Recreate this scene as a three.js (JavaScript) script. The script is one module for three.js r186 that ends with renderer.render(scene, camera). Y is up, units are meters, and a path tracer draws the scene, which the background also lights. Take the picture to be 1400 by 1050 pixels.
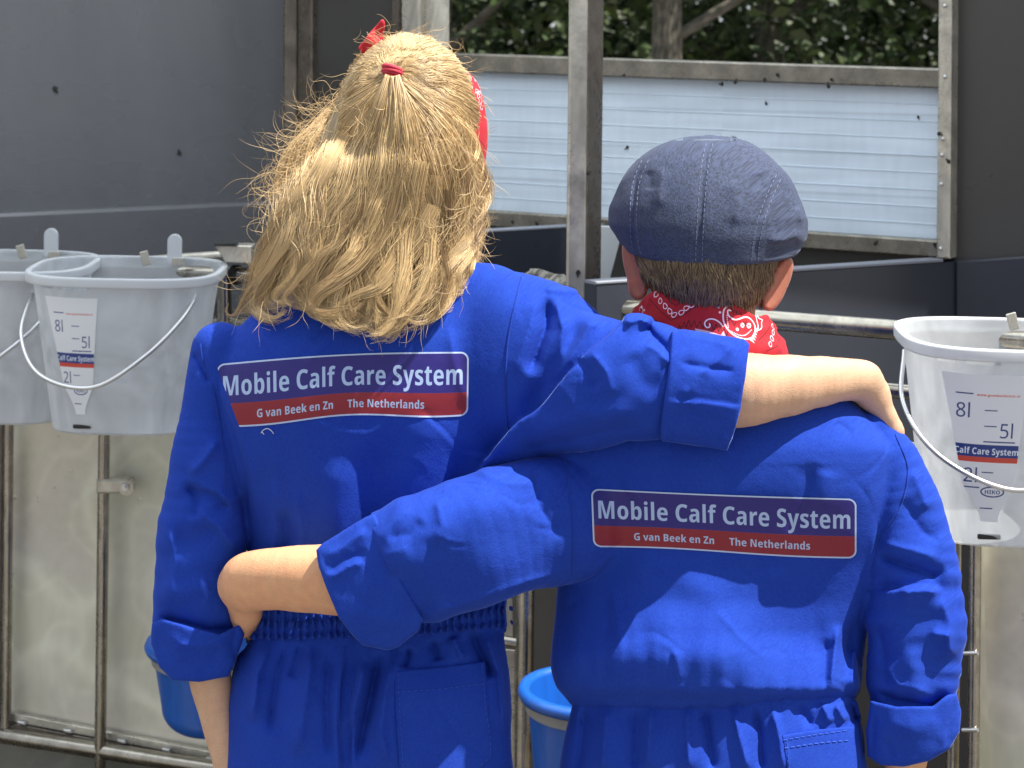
import * as THREE from 'three';
import { mergeGeometries, mergeVertices, toCreasedNormals } from 'three/addons/utils/BufferGeometryUtils.js';
import { ImprovedNoise } from 'three/addons/math/ImprovedNoise.js';
import { RoundedBoxGeometry } from 'three/addons/geometries/RoundedBoxGeometry.js';

// ---------- camera (a level lens, shifted down; the phone is rolled by about one degree) ----------
const F = 2600, CX = 700, CY = 50, ROLL = 0.02, CAMH = 1.62;
const scene = new THREE.Scene();
const camera = new THREE.PerspectiveCamera(2 * Math.atan(1000 / F) * 180 / Math.PI, 0.7, 0.05, 400);
camera.setViewOffset(1400, 2000, 0, 950, 1400, 1050);
camera.position.set(0, CAMH, 0);
camera.rotation.z = ROLL;
camera.focus = 2.0;
camera.userData.fStop = 9;

// ---------- sky, sun, exposure ----------
const renderer = new THREE.WebGLRenderer({ antialias: true });
renderer.toneMapping = THREE.LinearToneMapping;
renderer.toneMappingExposure = 1.97;
renderer.shadowMap.enabled = true;
const SUN = new THREE.Vector3(0.42, 0.87, 0.165).normalize();
{                                               // a hazy summer sky with thin white cloud
  const W = 512, H = 256, d = new Float32Array(W * H * 4), pn = new ImprovedNoise();
  for (let j = 0; j < H; j++) for (let i = 0; i < W; i++) {
    const el = ((j + 0.5) / H - 0.5) * Math.PI, az = ((i + 0.5) / W - 0.5) * 2 * Math.PI, y = Math.sin(el), x = Math.cos(az) * Math.cos(el), z = Math.sin(az) * Math.cos(el), k = (j * W + i) * 4;
    const h = Math.pow(1 - Math.max(0, y), 2.2), cs = Math.max(0, x * SUN.x + y * SUN.y + z * SUN.z), glow = 0.55 * Math.pow(cs, 8) + 0.5 * Math.pow(cs, 60);
    let n = 0, a = 0.6; for (let o = 0, q = 2.2; o < 5; o++, q *= 2.1, a *= 0.5) n += a * pn.noise(x * q + 5, y * q * 1.6 + 9, z * q + 3);
    const cl = Math.max(0, Math.min(1, (n + 0.12) * 1.9)) * Math.min(1, Math.max(0, y) * 5);
    const c = y < 0 ? [0.3, 0.29, 0.27] : [0.36 + 0.5 * h, 0.53 + 0.4 * h, 0.92 + 0.06 * h].map((v, m) => (v + glow * [1, 0.95, 0.85][m]) * (1 - cl) + [1.5, 1.5, 1.5][m] * cl);
    d[k] = 1.8 * c[0]; d[k + 1] = 1.76 * c[1]; d[k + 2] = 1.68 * c[2]; d[k + 3] = 1;
  }
  const t = new THREE.DataTexture(d, W, H, THREE.RGBAFormat, THREE.FloatType);
  t.mapping = THREE.EquirectangularReflectionMapping; t.magFilter = THREE.LinearFilter; t.needsUpdate = true;
  scene.background = t; scene.environment = t; scene.environmentIntensity = 0.265;
}
const sun = new THREE.DirectionalLight(new THREE.Color(1, 0.95, 0.86), 5);
sun.position.copy(SUN).multiplyScalar(30);
sun.castShadow = true;
sun.shadow.mapSize.set(4096, 4096);
Object.assign(sun.shadow.camera, { left: -8, right: 8, top: 8, bottom: -8, near: 1, far: 80 });
sun.shadow.radius = 1;
scene.add(sun);

// ---------- helpers ----------
const V = (x, y, z) => new THREE.Vector3(x, y, z);
const CR = Math.cos(ROLL), SR = Math.sin(ROLL);
function P(px, py, d) {                       // the point seen at a place of the photograph, d metres off
  const x = (px - CX) / F * d, y = -(py - CY) / F * d;
  return V(x * CR - y * SR, CAMH + x * SR + y * CR, -d);
}
let seed = 7;
const rnd = () => { seed = (seed + 0x6d2b79f5) | 0; let t = Math.imul(seed ^ (seed >>> 15), 1 | seed); t = (t + Math.imul(t ^ (t >>> 7), 61 | t)) ^ t; return ((t ^ (t >>> 14)) >>> 0) / 4294967296; };
const rr = (a, b) => a + (b - a) * rnd();
const gauss = () => (rnd() + rnd() + rnd() + rnd() - 2) * 0.9;
const hyp2 = (a, b) => Math.sqrt(a * a + b * b), hyp3 = (a, b, c) => Math.sqrt(a * a + b * b + c * c);
const lerp = (a, b, t) => a + (b - a) * t, clamp = (x, a = 0, b = 1) => Math.min(b, Math.max(a, x));
const sstep = (a, b, x) => { const t = clamp((x - a) / (b - a)); return t * t * (3 - 2 * t); };
const perlin = new ImprovedNoise();
const noise = (x, y, z = 0.5) => perlin.noise(x + 100, y + 100, z + 100);
const taken = {};
function numbered(n) { const k = taken[n] = (taken[n] ?? -1) + 1; return k ? n + '_' + String(k).padStart(3, '0') : n; }
function tag(o, label, category, group, kind) {
  o.userData = { ...o.userData };
  if (label) o.userData.label = label;
  if (category) o.userData.category = category;
  if (group) o.userData.group = group;
  if (kind) o.userData.kind = kind;
  return o;
}
function mesh(name, geo, mat, parent, base) {  // one named mesh; a part when parent is given
  if (base) geo.translate(-base.x, -base.y, -base.z);
  const m = new THREE.Mesh(geo, mat);
  m.castShadow = m.receiveShadow = true;
  m.name = parent ? name : numbered(name);
  (parent || scene).add(m);
  return m;
}
function thing(name, base, label, category, group) {
  const g = new THREE.Group();
  g.name = numbered(name); g.position.copy(base); scene.add(g);
  return tag(g, label, category, group);
}
function geo(pos, idx, uv, col) {
  const g = new THREE.BufferGeometry();
  g.setAttribute('position', new THREE.BufferAttribute(pos instanceof Float32Array ? pos : new Float32Array(pos), 3));
  if (uv) g.setAttribute('uv', new THREE.BufferAttribute(uv instanceof Float32Array ? uv : new Float32Array(uv), 2));
  if (col) g.setAttribute('color', new THREE.BufferAttribute(col instanceof Float32Array ? col : new Float32Array(col), 3));
  g.setIndex(new THREE.BufferAttribute(idx instanceof Uint32Array ? idx : new Uint32Array(idx), 1));
  g.computeVertexNormals();
  return g;
}
function clean(gs) {                           // bring geometries to one form and merge them
  return mergeGeometries(gs.map((g) => {
    let h = g.index ? g.toNonIndexed() : g;
    for (const k of Object.keys(h.attributes)) if (!['position', 'normal', 'uv'].includes(k)) h.deleteAttribute(k);
    if (!h.attributes.uv) h.setAttribute('uv', new THREE.BufferAttribute(new Float32Array(h.attributes.position.count * 2), 2));
    return h;
  }));
}
const UP = V(0, 1, 0);
function pipe(a, b, r, seg = 20, caps = true) {      // a straight tube, uv in metres
  const L = a.distanceTo(b), g = new THREE.CylinderGeometry(r, r, L, seg, 1, !caps);
  const uv = g.attributes.uv;
  for (let i = 0; i < uv.count; i++) uv.setXY(i, uv.getX(i) * 6.283 * r, uv.getY(i) * L);
  g.applyQuaternion(new THREE.Quaternion().setFromUnitVectors(UP, b.clone().sub(a).normalize()));
  return g.translate((a.x + b.x) / 2, (a.y + b.y) / 2, (a.z + b.z) / 2);
}
function wire(points, r, seg = 60, sides = 8) { return new THREE.TubeGeometry(new THREE.CatmullRomCurve3(points), seg, r, sides, false); }
// A bar or board: four corners of its front (clockwise from the upper left), thickness away from the viewer, chamfered front edges.
function board(c, thick, bev = 0.002) {
  const n = c[1].clone().sub(c[0]).cross(c[3].clone().sub(c[0])).normalize();   // points away from the viewer for clockwise corners
  const ctr = c[0].clone().add(c[1]).add(c[2]).add(c[3]).multiplyScalar(0.25);
  if (n.dot(ctr.clone().sub(camera.position)) < 0) n.negate();
  const pos = [], idx = [], uv = [];
  const u = c[1].clone().sub(c[0]).normalize(), v = c[3].clone().sub(c[0]).normalize();
  const inset = c.map((p, i) => { const a = c[(i + 1) % 4].clone().sub(p).normalize(), b = c[(i + 3) % 4].clone().sub(p).normalize(); return p.clone().addScaledVector(a, bev).addScaledVector(b, bev); });
  const rings = [inset, c.map((p) => p.clone().addScaledVector(n, bev)), c.map((p) => p.clone().addScaledVector(n, thick))];
  const quad = (a, b, d, e) => {
    const k = pos.length / 3;
    for (const p of [a, b, d, e]) { pos.push(p.x, p.y, p.z); const q = p.clone().sub(c[0]); uv.push(q.dot(u) + q.dot(n), -q.dot(v) + q.dot(n) * 0.7); }
    idx.push(k, k + 2, k + 1, k, k + 3, k + 2);
  };
  quad(...rings[0]);
  for (let r = 0; r < 2; r++) for (let i = 0; i < 4; i++) quad(rings[r][i], rings[r + 1][i], rings[r + 1][(i + 1) % 4], rings[r][(i + 1) % 4]);
  quad(rings[2][3], rings[2][2], rings[2][1], rings[2][0]);
  return geo(pos, idx, uv);
}
const plane = (d0, k) => (px) => d0 / (1 + k * (px - 700));       // an upright plane that comes nearer to the right
const quadPx = (pts, d) => pts.map(([x, y]) => P(x, y, typeof d === 'function' ? d(x) : d));

// ---------- textures ----------
function canvas(w, h, draw) { const c = document.createElement('canvas'); c.width = w; c.height = h; draw(c.getContext('2d'), w, h); return c; }
function canvasTex(w, h, draw, srgb = true) {
  const t = new THREE.CanvasTexture(canvas(w, h, draw));
  if (srgb) t.colorSpace = THREE.SRGBColorSpace;
  return t;
}
function dataTex(n, f, rep = [1, 1], srgb = false, m = n) {         // f(x, y) -> grey or [r, g, b] in 0..1
  const d = new Uint8Array(n * m * 4);
  for (let y = 0; y < m; y++) for (let x = 0; x < n; x++) {
    const v = f(x, y), c = Array.isArray(v) ? v : [v, v, v], k = (y * n + x) * 4;
    for (let i = 0; i < 3; i++) d[k + i] = clamp(c[i]) * 255;
    d[k + 3] = 255;
  }
  const t = new THREE.DataTexture(d, n, m);
  t.wrapS = t.wrapT = THREE.RepeatWrapping; t.magFilter = THREE.LinearFilter; t.minFilter = THREE.LinearMipmapLinearFilter; t.generateMipmaps = true;
  if (srgb) t.colorSpace = THREE.SRGBColorSpace;
  t.repeat.set(...rep); t.needsUpdate = true;
  return t;
}
function tiled(n, cell, oct = 4) {              // a noise field that tiles every n pixels
  return (x, y) => { let s = 0, a = 0.5, c = cell; for (let o = 0; o < oct; o++) { const q = Math.max(1, Math.round(n / c)), u = x / n * q, v = y / n * q, fx = u / q * 6.283, fy = v / q * 6.283, R = q / 6.283; s += a * (perlin.noise(50 + Math.cos(fx) * R + Math.cos(fy) * R * 0.31, 50 + Math.sin(fx) * R + o * 7, 50 + Math.cos(fy) * R + Math.sin(fy) * R * 0.77)); a *= 0.5; c *= 0.5; } return s; };
}
// ---------- surfaces from a signed distance (units: photo pixels at the children's distance) ----------
const D0 = 2.05, S = D0 / F;
const K = (x, y, z) => P(x, y, D0 - z * S);
function netMesh(f, [x0, y0, z0, x1, y1, z1], h, map = K, newton = 1) {
  const nx = Math.ceil((x1 - x0) / h) + 1, ny = Math.ceil((y1 - y0) / h) + 1, nz = Math.ceil((z1 - z0) / h) + 1, B = 6;
  const val = new Float32Array(nx * ny * nz).fill(NaN), id = (i, j, k) => (k * ny + j) * nx + i, lim = B * h * 1.9;
  for (let bk = 0; bk < nz; bk += B) for (let bj = 0; bj < ny; bj += B) for (let bi = 0; bi < nx; bi += B) {
    const c = f(x0 + (bi + B / 2) * h, y0 + (bj + B / 2) * h, z0 + (bk + B / 2) * h);
    if (Math.abs(c) > lim) continue;
    for (let k = bk; k <= Math.min(bk + B, nz - 1); k++) for (let j = bj; j <= Math.min(bj + B, ny - 1); j++) for (let i = bi; i <= Math.min(bi + B, nx - 1); i++) {
      const n = id(i, j, k);
      if (val[n] !== val[n]) val[n] = f(x0 + i * h, y0 + j * h, z0 + k * h);
    }
  }
  const vid = new Int32Array(nx * ny * nz).fill(-1), pts = [], O = [0, 1, nx, nx + 1, nx * ny, nx * ny + 1, nx * ny + nx, nx * ny + nx + 1];
  const E = [[0, 1], [2, 3], [4, 5], [6, 7], [0, 2], [1, 3], [4, 6], [5, 7], [0, 4], [1, 5], [2, 6], [3, 7]];
  for (let k = 0; k < nz - 1; k++) for (let j = 0; j < ny - 1; j++) for (let i = 0; i < nx - 1; i++) {
    const n = id(i, j, k); let m = 0, bad = false;
    for (let c = 0; c < 8; c++) { const v = val[n + O[c]]; if (v !== v) { bad = true; break; } if (v < 0) m |= 1 << c; }
    if (bad || m === 0 || m === 255) continue;
    let sx = 0, sy = 0, sz = 0, s = 0;
    for (const [a, b] of E) if (((m >> a) & 1) !== ((m >> b) & 1)) {
      const va = val[n + O[a]], vb = val[n + O[b]], t = va / (va - vb);
      sx += lerp(a & 1, b & 1, t); sy += lerp((a >> 1) & 1, (b >> 1) & 1, t); sz += lerp((a >> 2) & 1, (b >> 2) & 1, t); s++;
    }
    vid[n] = pts.length / 3;
    pts.push(x0 + (i + sx / s) * h, y0 + (j + sy / s) * h, z0 + (k + sz / s) * h);
  }
  const idx = [];
  for (let k = 1; k < nz - 1; k++) for (let j = 1; j < ny - 1; j++) for (let i = 1; i < nx - 1; i++) {
    const n = id(i, j, k), v = val[n];
    if (v !== v) continue;
    for (const [d, p, q] of [[1, nx, nx * ny], [nx, nx * ny, 1], [nx * ny, 1, nx]]) {
      const w = val[n + d];
      if (w !== w || (v < 0) === (w < 0)) continue;
      const a = vid[n], b = vid[n - p], c = vid[n - p - q], e = vid[n - q];
      if (a < 0 || b < 0 || c < 0 || e < 0) continue;
      if (v < 0) idx.push(a, c, b, a, e, c); else idx.push(a, b, c, a, c, e);
    }
  }
  const N = pts.length / 3, pos = new Float32Array(N * 3), uv = new Float32Array(N * 2), e = 0.7;
  for (let i = 0; i < N; i++) {
    let x = pts[i * 3], y = pts[i * 3 + 1], z = pts[i * 3 + 2];
    for (let q = 0; q < newton; q++) {
      const v = f(x, y, z), gx = f(x + e, y, z) - f(x - e, y, z), gy = f(x, y + e, z) - f(x, y - e, z), gz = f(x, y, z + e) - f(x, y, z - e), g2 = (gx * gx + gy * gy + gz * gz) / (4 * e * e) + 1e-6;
      const t = clamp(v / g2 / (2 * e), -h * 0.4, h * 0.4);
      x -= gx * t; y -= gy * t; z -= gz * t;
    }
    const p = map(x, y, z);
    pos[i * 3] = p.x; pos[i * 3 + 1] = p.y; pos[i * 3 + 2] = p.z;
    uv[i * 2] = (x + z * 0.6) * S; uv[i * 2 + 1] = (-y + z * 0.5) * S;
  }
  const g = geo(pos, new Uint32Array(idx), uv);
  g.userData.rest = pts;
  return g;
}
const smin = (a, b, k) => { const h = Math.max(k - Math.abs(a - b), 0) / k; return Math.min(a, b) - h * h * k * 0.25; };
const smax = (a, b, k) => -smin(-a, -b, k);
function cone(ax, ay, az, ra, bx, by, bz, rb) {          // tapered capsule
  const dx = bx - ax, dy = by - ay, dz = bz - az, L2 = dx * dx + dy * dy + dz * dz + 1e-9;
  return (x, y, z) => { const t = clamp(((x - ax) * dx + (y - ay) * dy + (z - az) * dz) / L2); return hyp3(x - ax - dx * t, y - ay - dy * t, z - az - dz * t) - lerp(ra, rb, t); };
}
function near(f, cx, cy, cz, r) { return (x, y, z) => { const d = hyp3(x - cx, y - cy, z - cz) - r; return d > 25 ? d : f(x, y, z); }; }   // skip a far shape
function union(fs, k) { return (x, y, z) => { let d = fs[0](x, y, z); for (let i = 1; i < fs.length; i++) d = smin(d, fs[i](x, y, z), k); return d; }; }
// A limb from pairs of edge points [xl, yl, xr, yr, zc, flat]: smooth tube that fills the outline.
function limb(pairs, sub = 5) {
  const c = new THREE.CatmullRomCurve3(pairs.map((p) => V((p[0] + p[2]) / 2, (p[1] + p[3]) / 2, p[4])), false, 'centripetal'), n = (pairs.length - 1) * sub, st = [];
  for (let i = 0; i <= n; i++) {
    const t = i / n, q = c.getPoint(t), u = t * (pairs.length - 1), a = Math.min(pairs.length - 2, Math.floor(u)), w = u - a, s = w * w * (3 - 2 * w);
    const R = (p) => hyp2(p[2] - p[0], p[3] - p[1]) / 2;
    st.push([q.x, q.y, q.z, lerp(R(pairs[a]), R(pairs[a + 1]), s), lerp(pairs[a][5] ?? 1, pairs[a + 1][5] ?? 1, s)]);
  }
  let bx0 = 1e9, bx1 = -1e9, by0 = 1e9, by1 = -1e9;
  for (const s of st) { bx0 = Math.min(bx0, s[0] - s[3]); bx1 = Math.max(bx1, s[0] + s[3]); by0 = Math.min(by0, s[1] - s[3]); by1 = Math.max(by1, s[1] + s[3]); }
  return (x, y, z) => {
    const ox = Math.max(bx0 - x, x - bx1, 0), oy = Math.max(by0 - y, y - by1, 0);
    if (ox + oy > 80) return hyp2(ox, oy);
    let best = 1e9;
    for (let i = 0; i < st.length - 1; i++) {
      const a = st[i], b = st[i + 1], dx = b[0] - a[0], dy = b[1] - a[1], L2 = dx * dx + dy * dy + 1e-6, t = clamp(((x - a[0]) * dx + (y - a[1]) * dy) / L2);
      const fl = lerp(a[4], b[4], t), zz = (z - lerp(a[2], b[2], t)) / fl, l = hyp3(x - a[0] - dx * t, y - a[1] - dy * t, zz), r = lerp(a[3], b[3], t);
      const d = l > 1e-3 ? (l - r) / Math.sqrt((l * l - zz * zz) / (l * l) + zz * zz / (l * l * fl * fl)) : -r * fl;
      if (d < best) best = d;
    }
    return best;
  };
}
// A trunk from rows [y, xl, xr, zback, zfront]: superellipse sections.
function trunk(rows, n = 2.4) {
  const y0 = rows[0][0], y1 = rows[rows.length - 1][0], tab = [];
  for (let y = y0; y <= y1; y++) {
    let a = 0; while (a < rows.length - 2 && rows[a + 1][0] < y) a++;
    const A = rows[a], Bq = rows[a + 1], Z = rows[Math.max(0, a - 1)], Cq = rows[Math.min(rows.length - 1, a + 2)], t = clamp((y - A[0]) / (Bq[0] - A[0]));
    tab.push([1, 2, 3, 4].map((k) => {                                        // monotone cubic
      const d = (Bq[k] - A[k]) / (Bq[0] - A[0]), dz = a > 0 ? (A[k] - Z[k]) / (A[0] - Z[0]) : d, dc = a < rows.length - 2 ? (Cq[k] - Bq[k]) / (Cq[0] - Bq[0]) : d;
      const m0 = dz * d <= 0 ? 0 : 2 * dz * d / (dz + d), m1 = dc * d <= 0 ? 0 : 2 * dc * d / (dc + d), H = Bq[0] - A[0], t2 = t * t, t3 = t2 * t;
      return A[k] * (2 * t3 - 3 * t2 + 1) + H * m0 * (t3 - 2 * t2 + t) + Bq[k] * (3 * t2 - 2 * t3) + H * m1 * (t3 - t2);
    }));
  }
  const at = (y) => tab[clamp(Math.round(y - y0), 0, tab.length - 1)];
  const f = (x, y, z) => {
    const yy = clamp(y, y0, y1) - y0, i = Math.min(tab.length - 2, Math.floor(yy)), w = yy - i, A = tab[i], Bq = tab[i + 1];
    const xl = lerp(A[0], Bq[0], w), xr = lerp(A[1], Bq[1], w), zb = lerp(A[2], Bq[2], w), zf = lerp(A[3], Bq[3], w);
    const rx = (xr - xl) / 2, rz = (zb - zf) / 2, dx = Math.abs(x - (xl + xr) / 2) / rx, dz = Math.abs(z - (zb + zf) / 2) / rz;
    const q = (dx ** n + dz ** n) ** (1 / n);
    let d;
    if (q < 0.2) d = -0.8 * Math.min(rx, rz);
    else { const gx = (dx / q) ** (n - 1) / rx, gz = (dz / q) ** (n - 1) / rz; d = (q - 1) / hyp2(gx, gz); }
    return smax(d, Math.max(y0 - y, y - y1), 8);
  };
  f.at = at;
  return f;
}
// Folds: polylines on the cloth. kind g = soft ridge (valley when negative), s = one side lies over the other (the right-hand side when walking along).
function folds(list) {
  const fs = list.map(([kind, pts, w, amp, w2]) => {
    let x0 = 1e9, x1 = -1e9, y0 = 1e9, y1 = -1e9;
    for (const [x, y] of pts) { x0 = Math.min(x0, x); x1 = Math.max(x1, x); y0 = Math.min(y0, y); y1 = Math.max(y1, y); }
    const R = (kind === 'g' ? 2.6 * w : 4 * Math.max(w, w2 || 0));
    const L = []; let s = 0; for (let i = 0; i < pts.length - 1; i++) { L.push(s); s += hyp2(pts[i + 1][0] - pts[i][0], pts[i + 1][1] - pts[i][1]); }
    return { kind, pts, w, amp, w2: w2 || w * 0.4, x0: x0 - R, x1: x1 + R, y0: y0 - R, y1: y1 + R, L, s };
  });
  return (x, y) => {
    let v = 0;
    for (const o of fs) {
      if (x < o.x0 || x > o.x1 || y < o.y0 || y > o.y1) continue;
      if (o.pts.length === 1) { const d2 = ((x - o.pts[0][0]) / o.w) ** 2 + ((y - o.pts[0][1]) / o.w2) ** 2; v += o.amp * Math.exp(-d2); continue; }
      let best = 1e9, side = 1, tt = 0;
      for (let i = 0; i < o.pts.length - 1; i++) {
        const [ax, ay] = o.pts[i], [bx, by] = o.pts[i + 1], dx = bx - ax, dy = by - ay, L2 = dx * dx + dy * dy, t = clamp(((x - ax) * dx + (y - ay) * dy) / L2), ex = x - ax - dx * t, ey = y - ay - dy * t, d = hyp2(ex, ey);
        if (d < best) { best = d; side = dx * ey - dy * ex >= 0 ? 1 : -1; tt = (o.L[i] + t * Math.sqrt(L2)) / o.s; }
      }
      const taper = sstep(0, 0.22, tt) * sstep(1, 0.78, tt);
      if (o.kind === 'g') v += o.amp * (o.w < 15 ? Math.exp(-(Math.sqrt(best * best + 3) - 1.7) / (0.75 * o.w)) : Math.exp(-((best / o.w) ** 2))) * taper;
      else { const edge = Math.tanh(side * best / 4); v += (edge > 0 ? o.amp * Math.exp(-best / o.w) : o.amp * 0.7 * Math.exp(-best / o.w2)) * edge * taper; }
    }
    return v;
  };
}
function inPoly(pts) {                          // signed distance to a polygon, negative inside
  return (x, y) => {
    let d = 1e9, s = 1;
    for (let i = 0, j = pts.length - 1; i < pts.length; j = i++) {
      const [xi, yi] = pts[i], [xj, yj] = pts[j], ex = xj - xi, ey = yj - yi, wx = x - xi, wy = y - yi, t = clamp((wx * ex + wy * ey) / (ex * ex + ey * ey));
      d = Math.min(d, (wx - ex * t) ** 2 + (wy - ey * t) ** 2);
      if ((yi > y) !== (yj > y) && x < (xj - xi) * (y - yi) / (yj - yi) + xi) s = -s;
    }
    return s * Math.sqrt(d);
  };
}
function smoothPoly(pts, n = 6) {
  const c = new THREE.CatmullRomCurve3(pts.map(([x, y]) => V(x, y, 0)), true, 'centripetal');
  return c.getPoints(pts.length * n).slice(0, -1).map((p) => [p.x, p.y]);
}
function surfZ(f, x, y, z = 330) { for (let i = 0; i < 90; i++) { const d = f(x, y, z); if (Math.abs(d) < 0.15) break; z -= clamp(d * 0.8, -20, 20); if (z < -200) break; } return z; }
// A thin print lying on the cloth: q(u, v) gives the photo place, lift in pixels.
function patch(f, q, nu, nv, lift, uvf = (u, v) => [u, 1 - v]) {
  const pos = [], uv = [], idx = [];
  for (let j = 0; j <= nv; j++) for (let i = 0; i <= nu; i++) {
    const [x, y] = q(i / nu, j / nv), z = surfZ(f, x, y) + lift, p = K(x, y, z);
    pos.push(p.x, p.y, p.z); uv.push(...uvf(i / nu, j / nv));
    if (i < nu && j < nv) { const k = j * (nu + 1) + i; idx.push(k, k + nu + 1, k + 1, k + 1, k + nu + 1, k + nu + 2); }
  }
  return geo(pos, idx, uv);
}
// Stitches along a polyline on a surface.
function stitches(f, pts, r = 0.8, on = 5, off = 3.2, lift = 0.5) {
  const c = new THREE.CatmullRomCurve3(pts.map(([x, y]) => V(x, y, 0)), false, 'centripetal'), L = c.getLength(), out = [];
  for (let s = 0; s < L - on; s += on + off) {
    const a = c.getPointAt(s / L), b = c.getPointAt((s + on) / L), za = surfZ(f, a.x, a.y) + lift, zb = surfZ(f, b.x, b.y) + lift;
    if (Math.abs(za - zb) > 12) continue;
    out.push(pipe(K(a.x, a.y, za), K(b.x, b.y, zb), r * S, 5, true));
  }
  return clean(out);
}

// =====================================================================================================================
// THE PLACE: a calf trailer seen across the front rails of its pens
// =====================================================================================================================
const fence = plane(2.89, 0.000206), back = plane(3.62, 0.00024), sideWall = (px) => 3.50 / (1 - 0.00027 * px);
const scratch = tiled(512, 48, 5), fine = tiled(512, 10, 3);
const steelRough = dataTex(512, (x, y) => 0.42 + 0.35 * scratch(x, y * 0.3) + 0.25 * fine(x, y), [2.5, 2.5]);
const steelColor = dataTex(512, (x, y) => { const s = 0.86 + 0.28 * scratch(x, y) + 0.12 * fine(x, y); return [s, s * 0.985, s * 0.95]; }, [2.2, 2.2], true);
const M = {};
const std = (o) => new THREE.MeshStandardMaterial(o), phys = (o) => new THREE.MeshPhysicalMaterial(o);
const lin = (r, g, b) => new THREE.Color().setRGB(r, g, b);
M.steel = std({ color: lin(0.7, 0.68, 0.63), metalness: 0.6, roughness: 0.85, roughnessMap: steelRough, map: steelColor });
M.pipe = std({ color: lin(0.5, 0.48, 0.44), metalness: 0.92, roughness: 0.6, roughnessMap: steelRough, map: steelColor });
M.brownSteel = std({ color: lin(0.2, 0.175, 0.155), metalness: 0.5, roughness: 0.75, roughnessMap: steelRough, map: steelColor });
M.frameSteel = std({ color: lin(0.3, 0.285, 0.26), metalness: 0.6, roughness: 0.75, roughnessMap: steelRough, map: steelColor });
M.bolt = std({ color: lin(0.6, 0.6, 0.6), metalness: 0.9, roughness: 0.35 });
const panelMap = dataTex(512, (x, y) => { const s = 0.97 + 0.05 * scratch(x, y * 0.15) + 0.03 * fine(x, y); return [s, s, s]; }, [0.7, 0.7], true);
const panelRough = dataTex(512, (x, y) => 0.55 + 0.35 * scratch(x * 0.5, y), [0.8, 0.8]);
M.darkPanel = std({ color: lin(0.14, 0.142, 0.152), roughness: 0.5, roughnessMap: panelRough, map: panelMap });
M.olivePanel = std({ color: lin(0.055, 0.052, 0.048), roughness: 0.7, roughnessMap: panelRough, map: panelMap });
M.slatePanel = std({ color: lin(0.028, 0.032, 0.045), roughness: 0.6, roughnessMap: panelRough, map: panelMap });
M.litEdge = std({ color: lin(0.2, 0.21, 0.24), roughness: 0.5 });  // pale strips that paint light onto the top edges of the partitions
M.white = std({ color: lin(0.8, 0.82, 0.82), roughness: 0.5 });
M.rubber = std({ color: lin(0.012, 0.012, 0.012), roughness: 0.6 });
const rippleLitSheet = dataTex(512, (x, y) => {     // galvanised sheet, uneven in tone, with wavy reflected light painted in
  const a = noise(x / 95, y / 95, 3), b = noise(x / 60 + 9, y / 60, 8), ring = Math.exp(-((a * 9) ** 2)) * 0.07 + Math.exp(-((b * 14) ** 2)) * 0.035, g = 0.9 + ring + 0.1 * noise(x / 150, y / 150, 1) + 0.05 * fine(x, y);
  return [g, g * (0.985 + 0.02 * a), g * (0.93 + 0.03 * b)];
}, [1.0, 1.0], true);
const wearRough = dataTex(512, (x, y) => 0.62 + 0.3 * noise(x / 95, y / 95, 3) + 0.2 * fine(x, y), [1, 1]);
M.sheet = std({ color: lin(0.76, 0.75, 0.69), metalness: 0.12, roughness: 0.75, roughnessMap: wearRough, map: rippleLitSheet });
M.sheetLow = std({ color: lin(0.28, 0.285, 0.265), metalness: 0.2, roughness: 0.8, map: rippleLitSheet });
const twinwall = dataTex(256, (x, y) => { const r = y % 32 < 2 ? 0.93 : 1, s = 0.97 + 0.05 * noise(x / 60, y / 8, 2) + 0.02 * noise(x / 5, y / 30, 5); return [r * s * 0.97, r * s, r * s]; }, [1.6, 1.8], true);
M.polycarb = phys({ color: lin(0.86, 0.9, 0.99), transmission: 0.2, thickness: 0, roughness: 0.9, map: twinwall });
M.fillRoof = phys({ color: lin(0.82, 0.91, 1), transmission: 0.8, thickness: 0, roughness: 1 });  // unseen roof, made translucent and bluish to brighten the pens
M.soil = std({ color: lin(0.3, 0.28, 0.25), roughness: 0.95, map: dataTex(512, (x, y) => 0.75 + 0.4 * scratch(x, y) + 0.35 * fine(x, y), [40, 40], true) });
M.straw = std({ color: lin(0.2, 0.15, 0.08), roughness: 1, map: dataTex(256, (x, y) => 0.6 + 0.6 * noise(x / 30, y / 3, 1) + 0.4 * noise(x / 3, y / 30, 4), [6, 6], true) });

// ---------- ground ----------
{
  const g = new THREE.PlaneGeometry(240, 240, 60, 60).rotateX(-Math.PI / 2);
  tag(mesh('ground', g, M.soil), 'pale trodden yard around the trailer and the children', null, null, 'structure');
}
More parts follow.
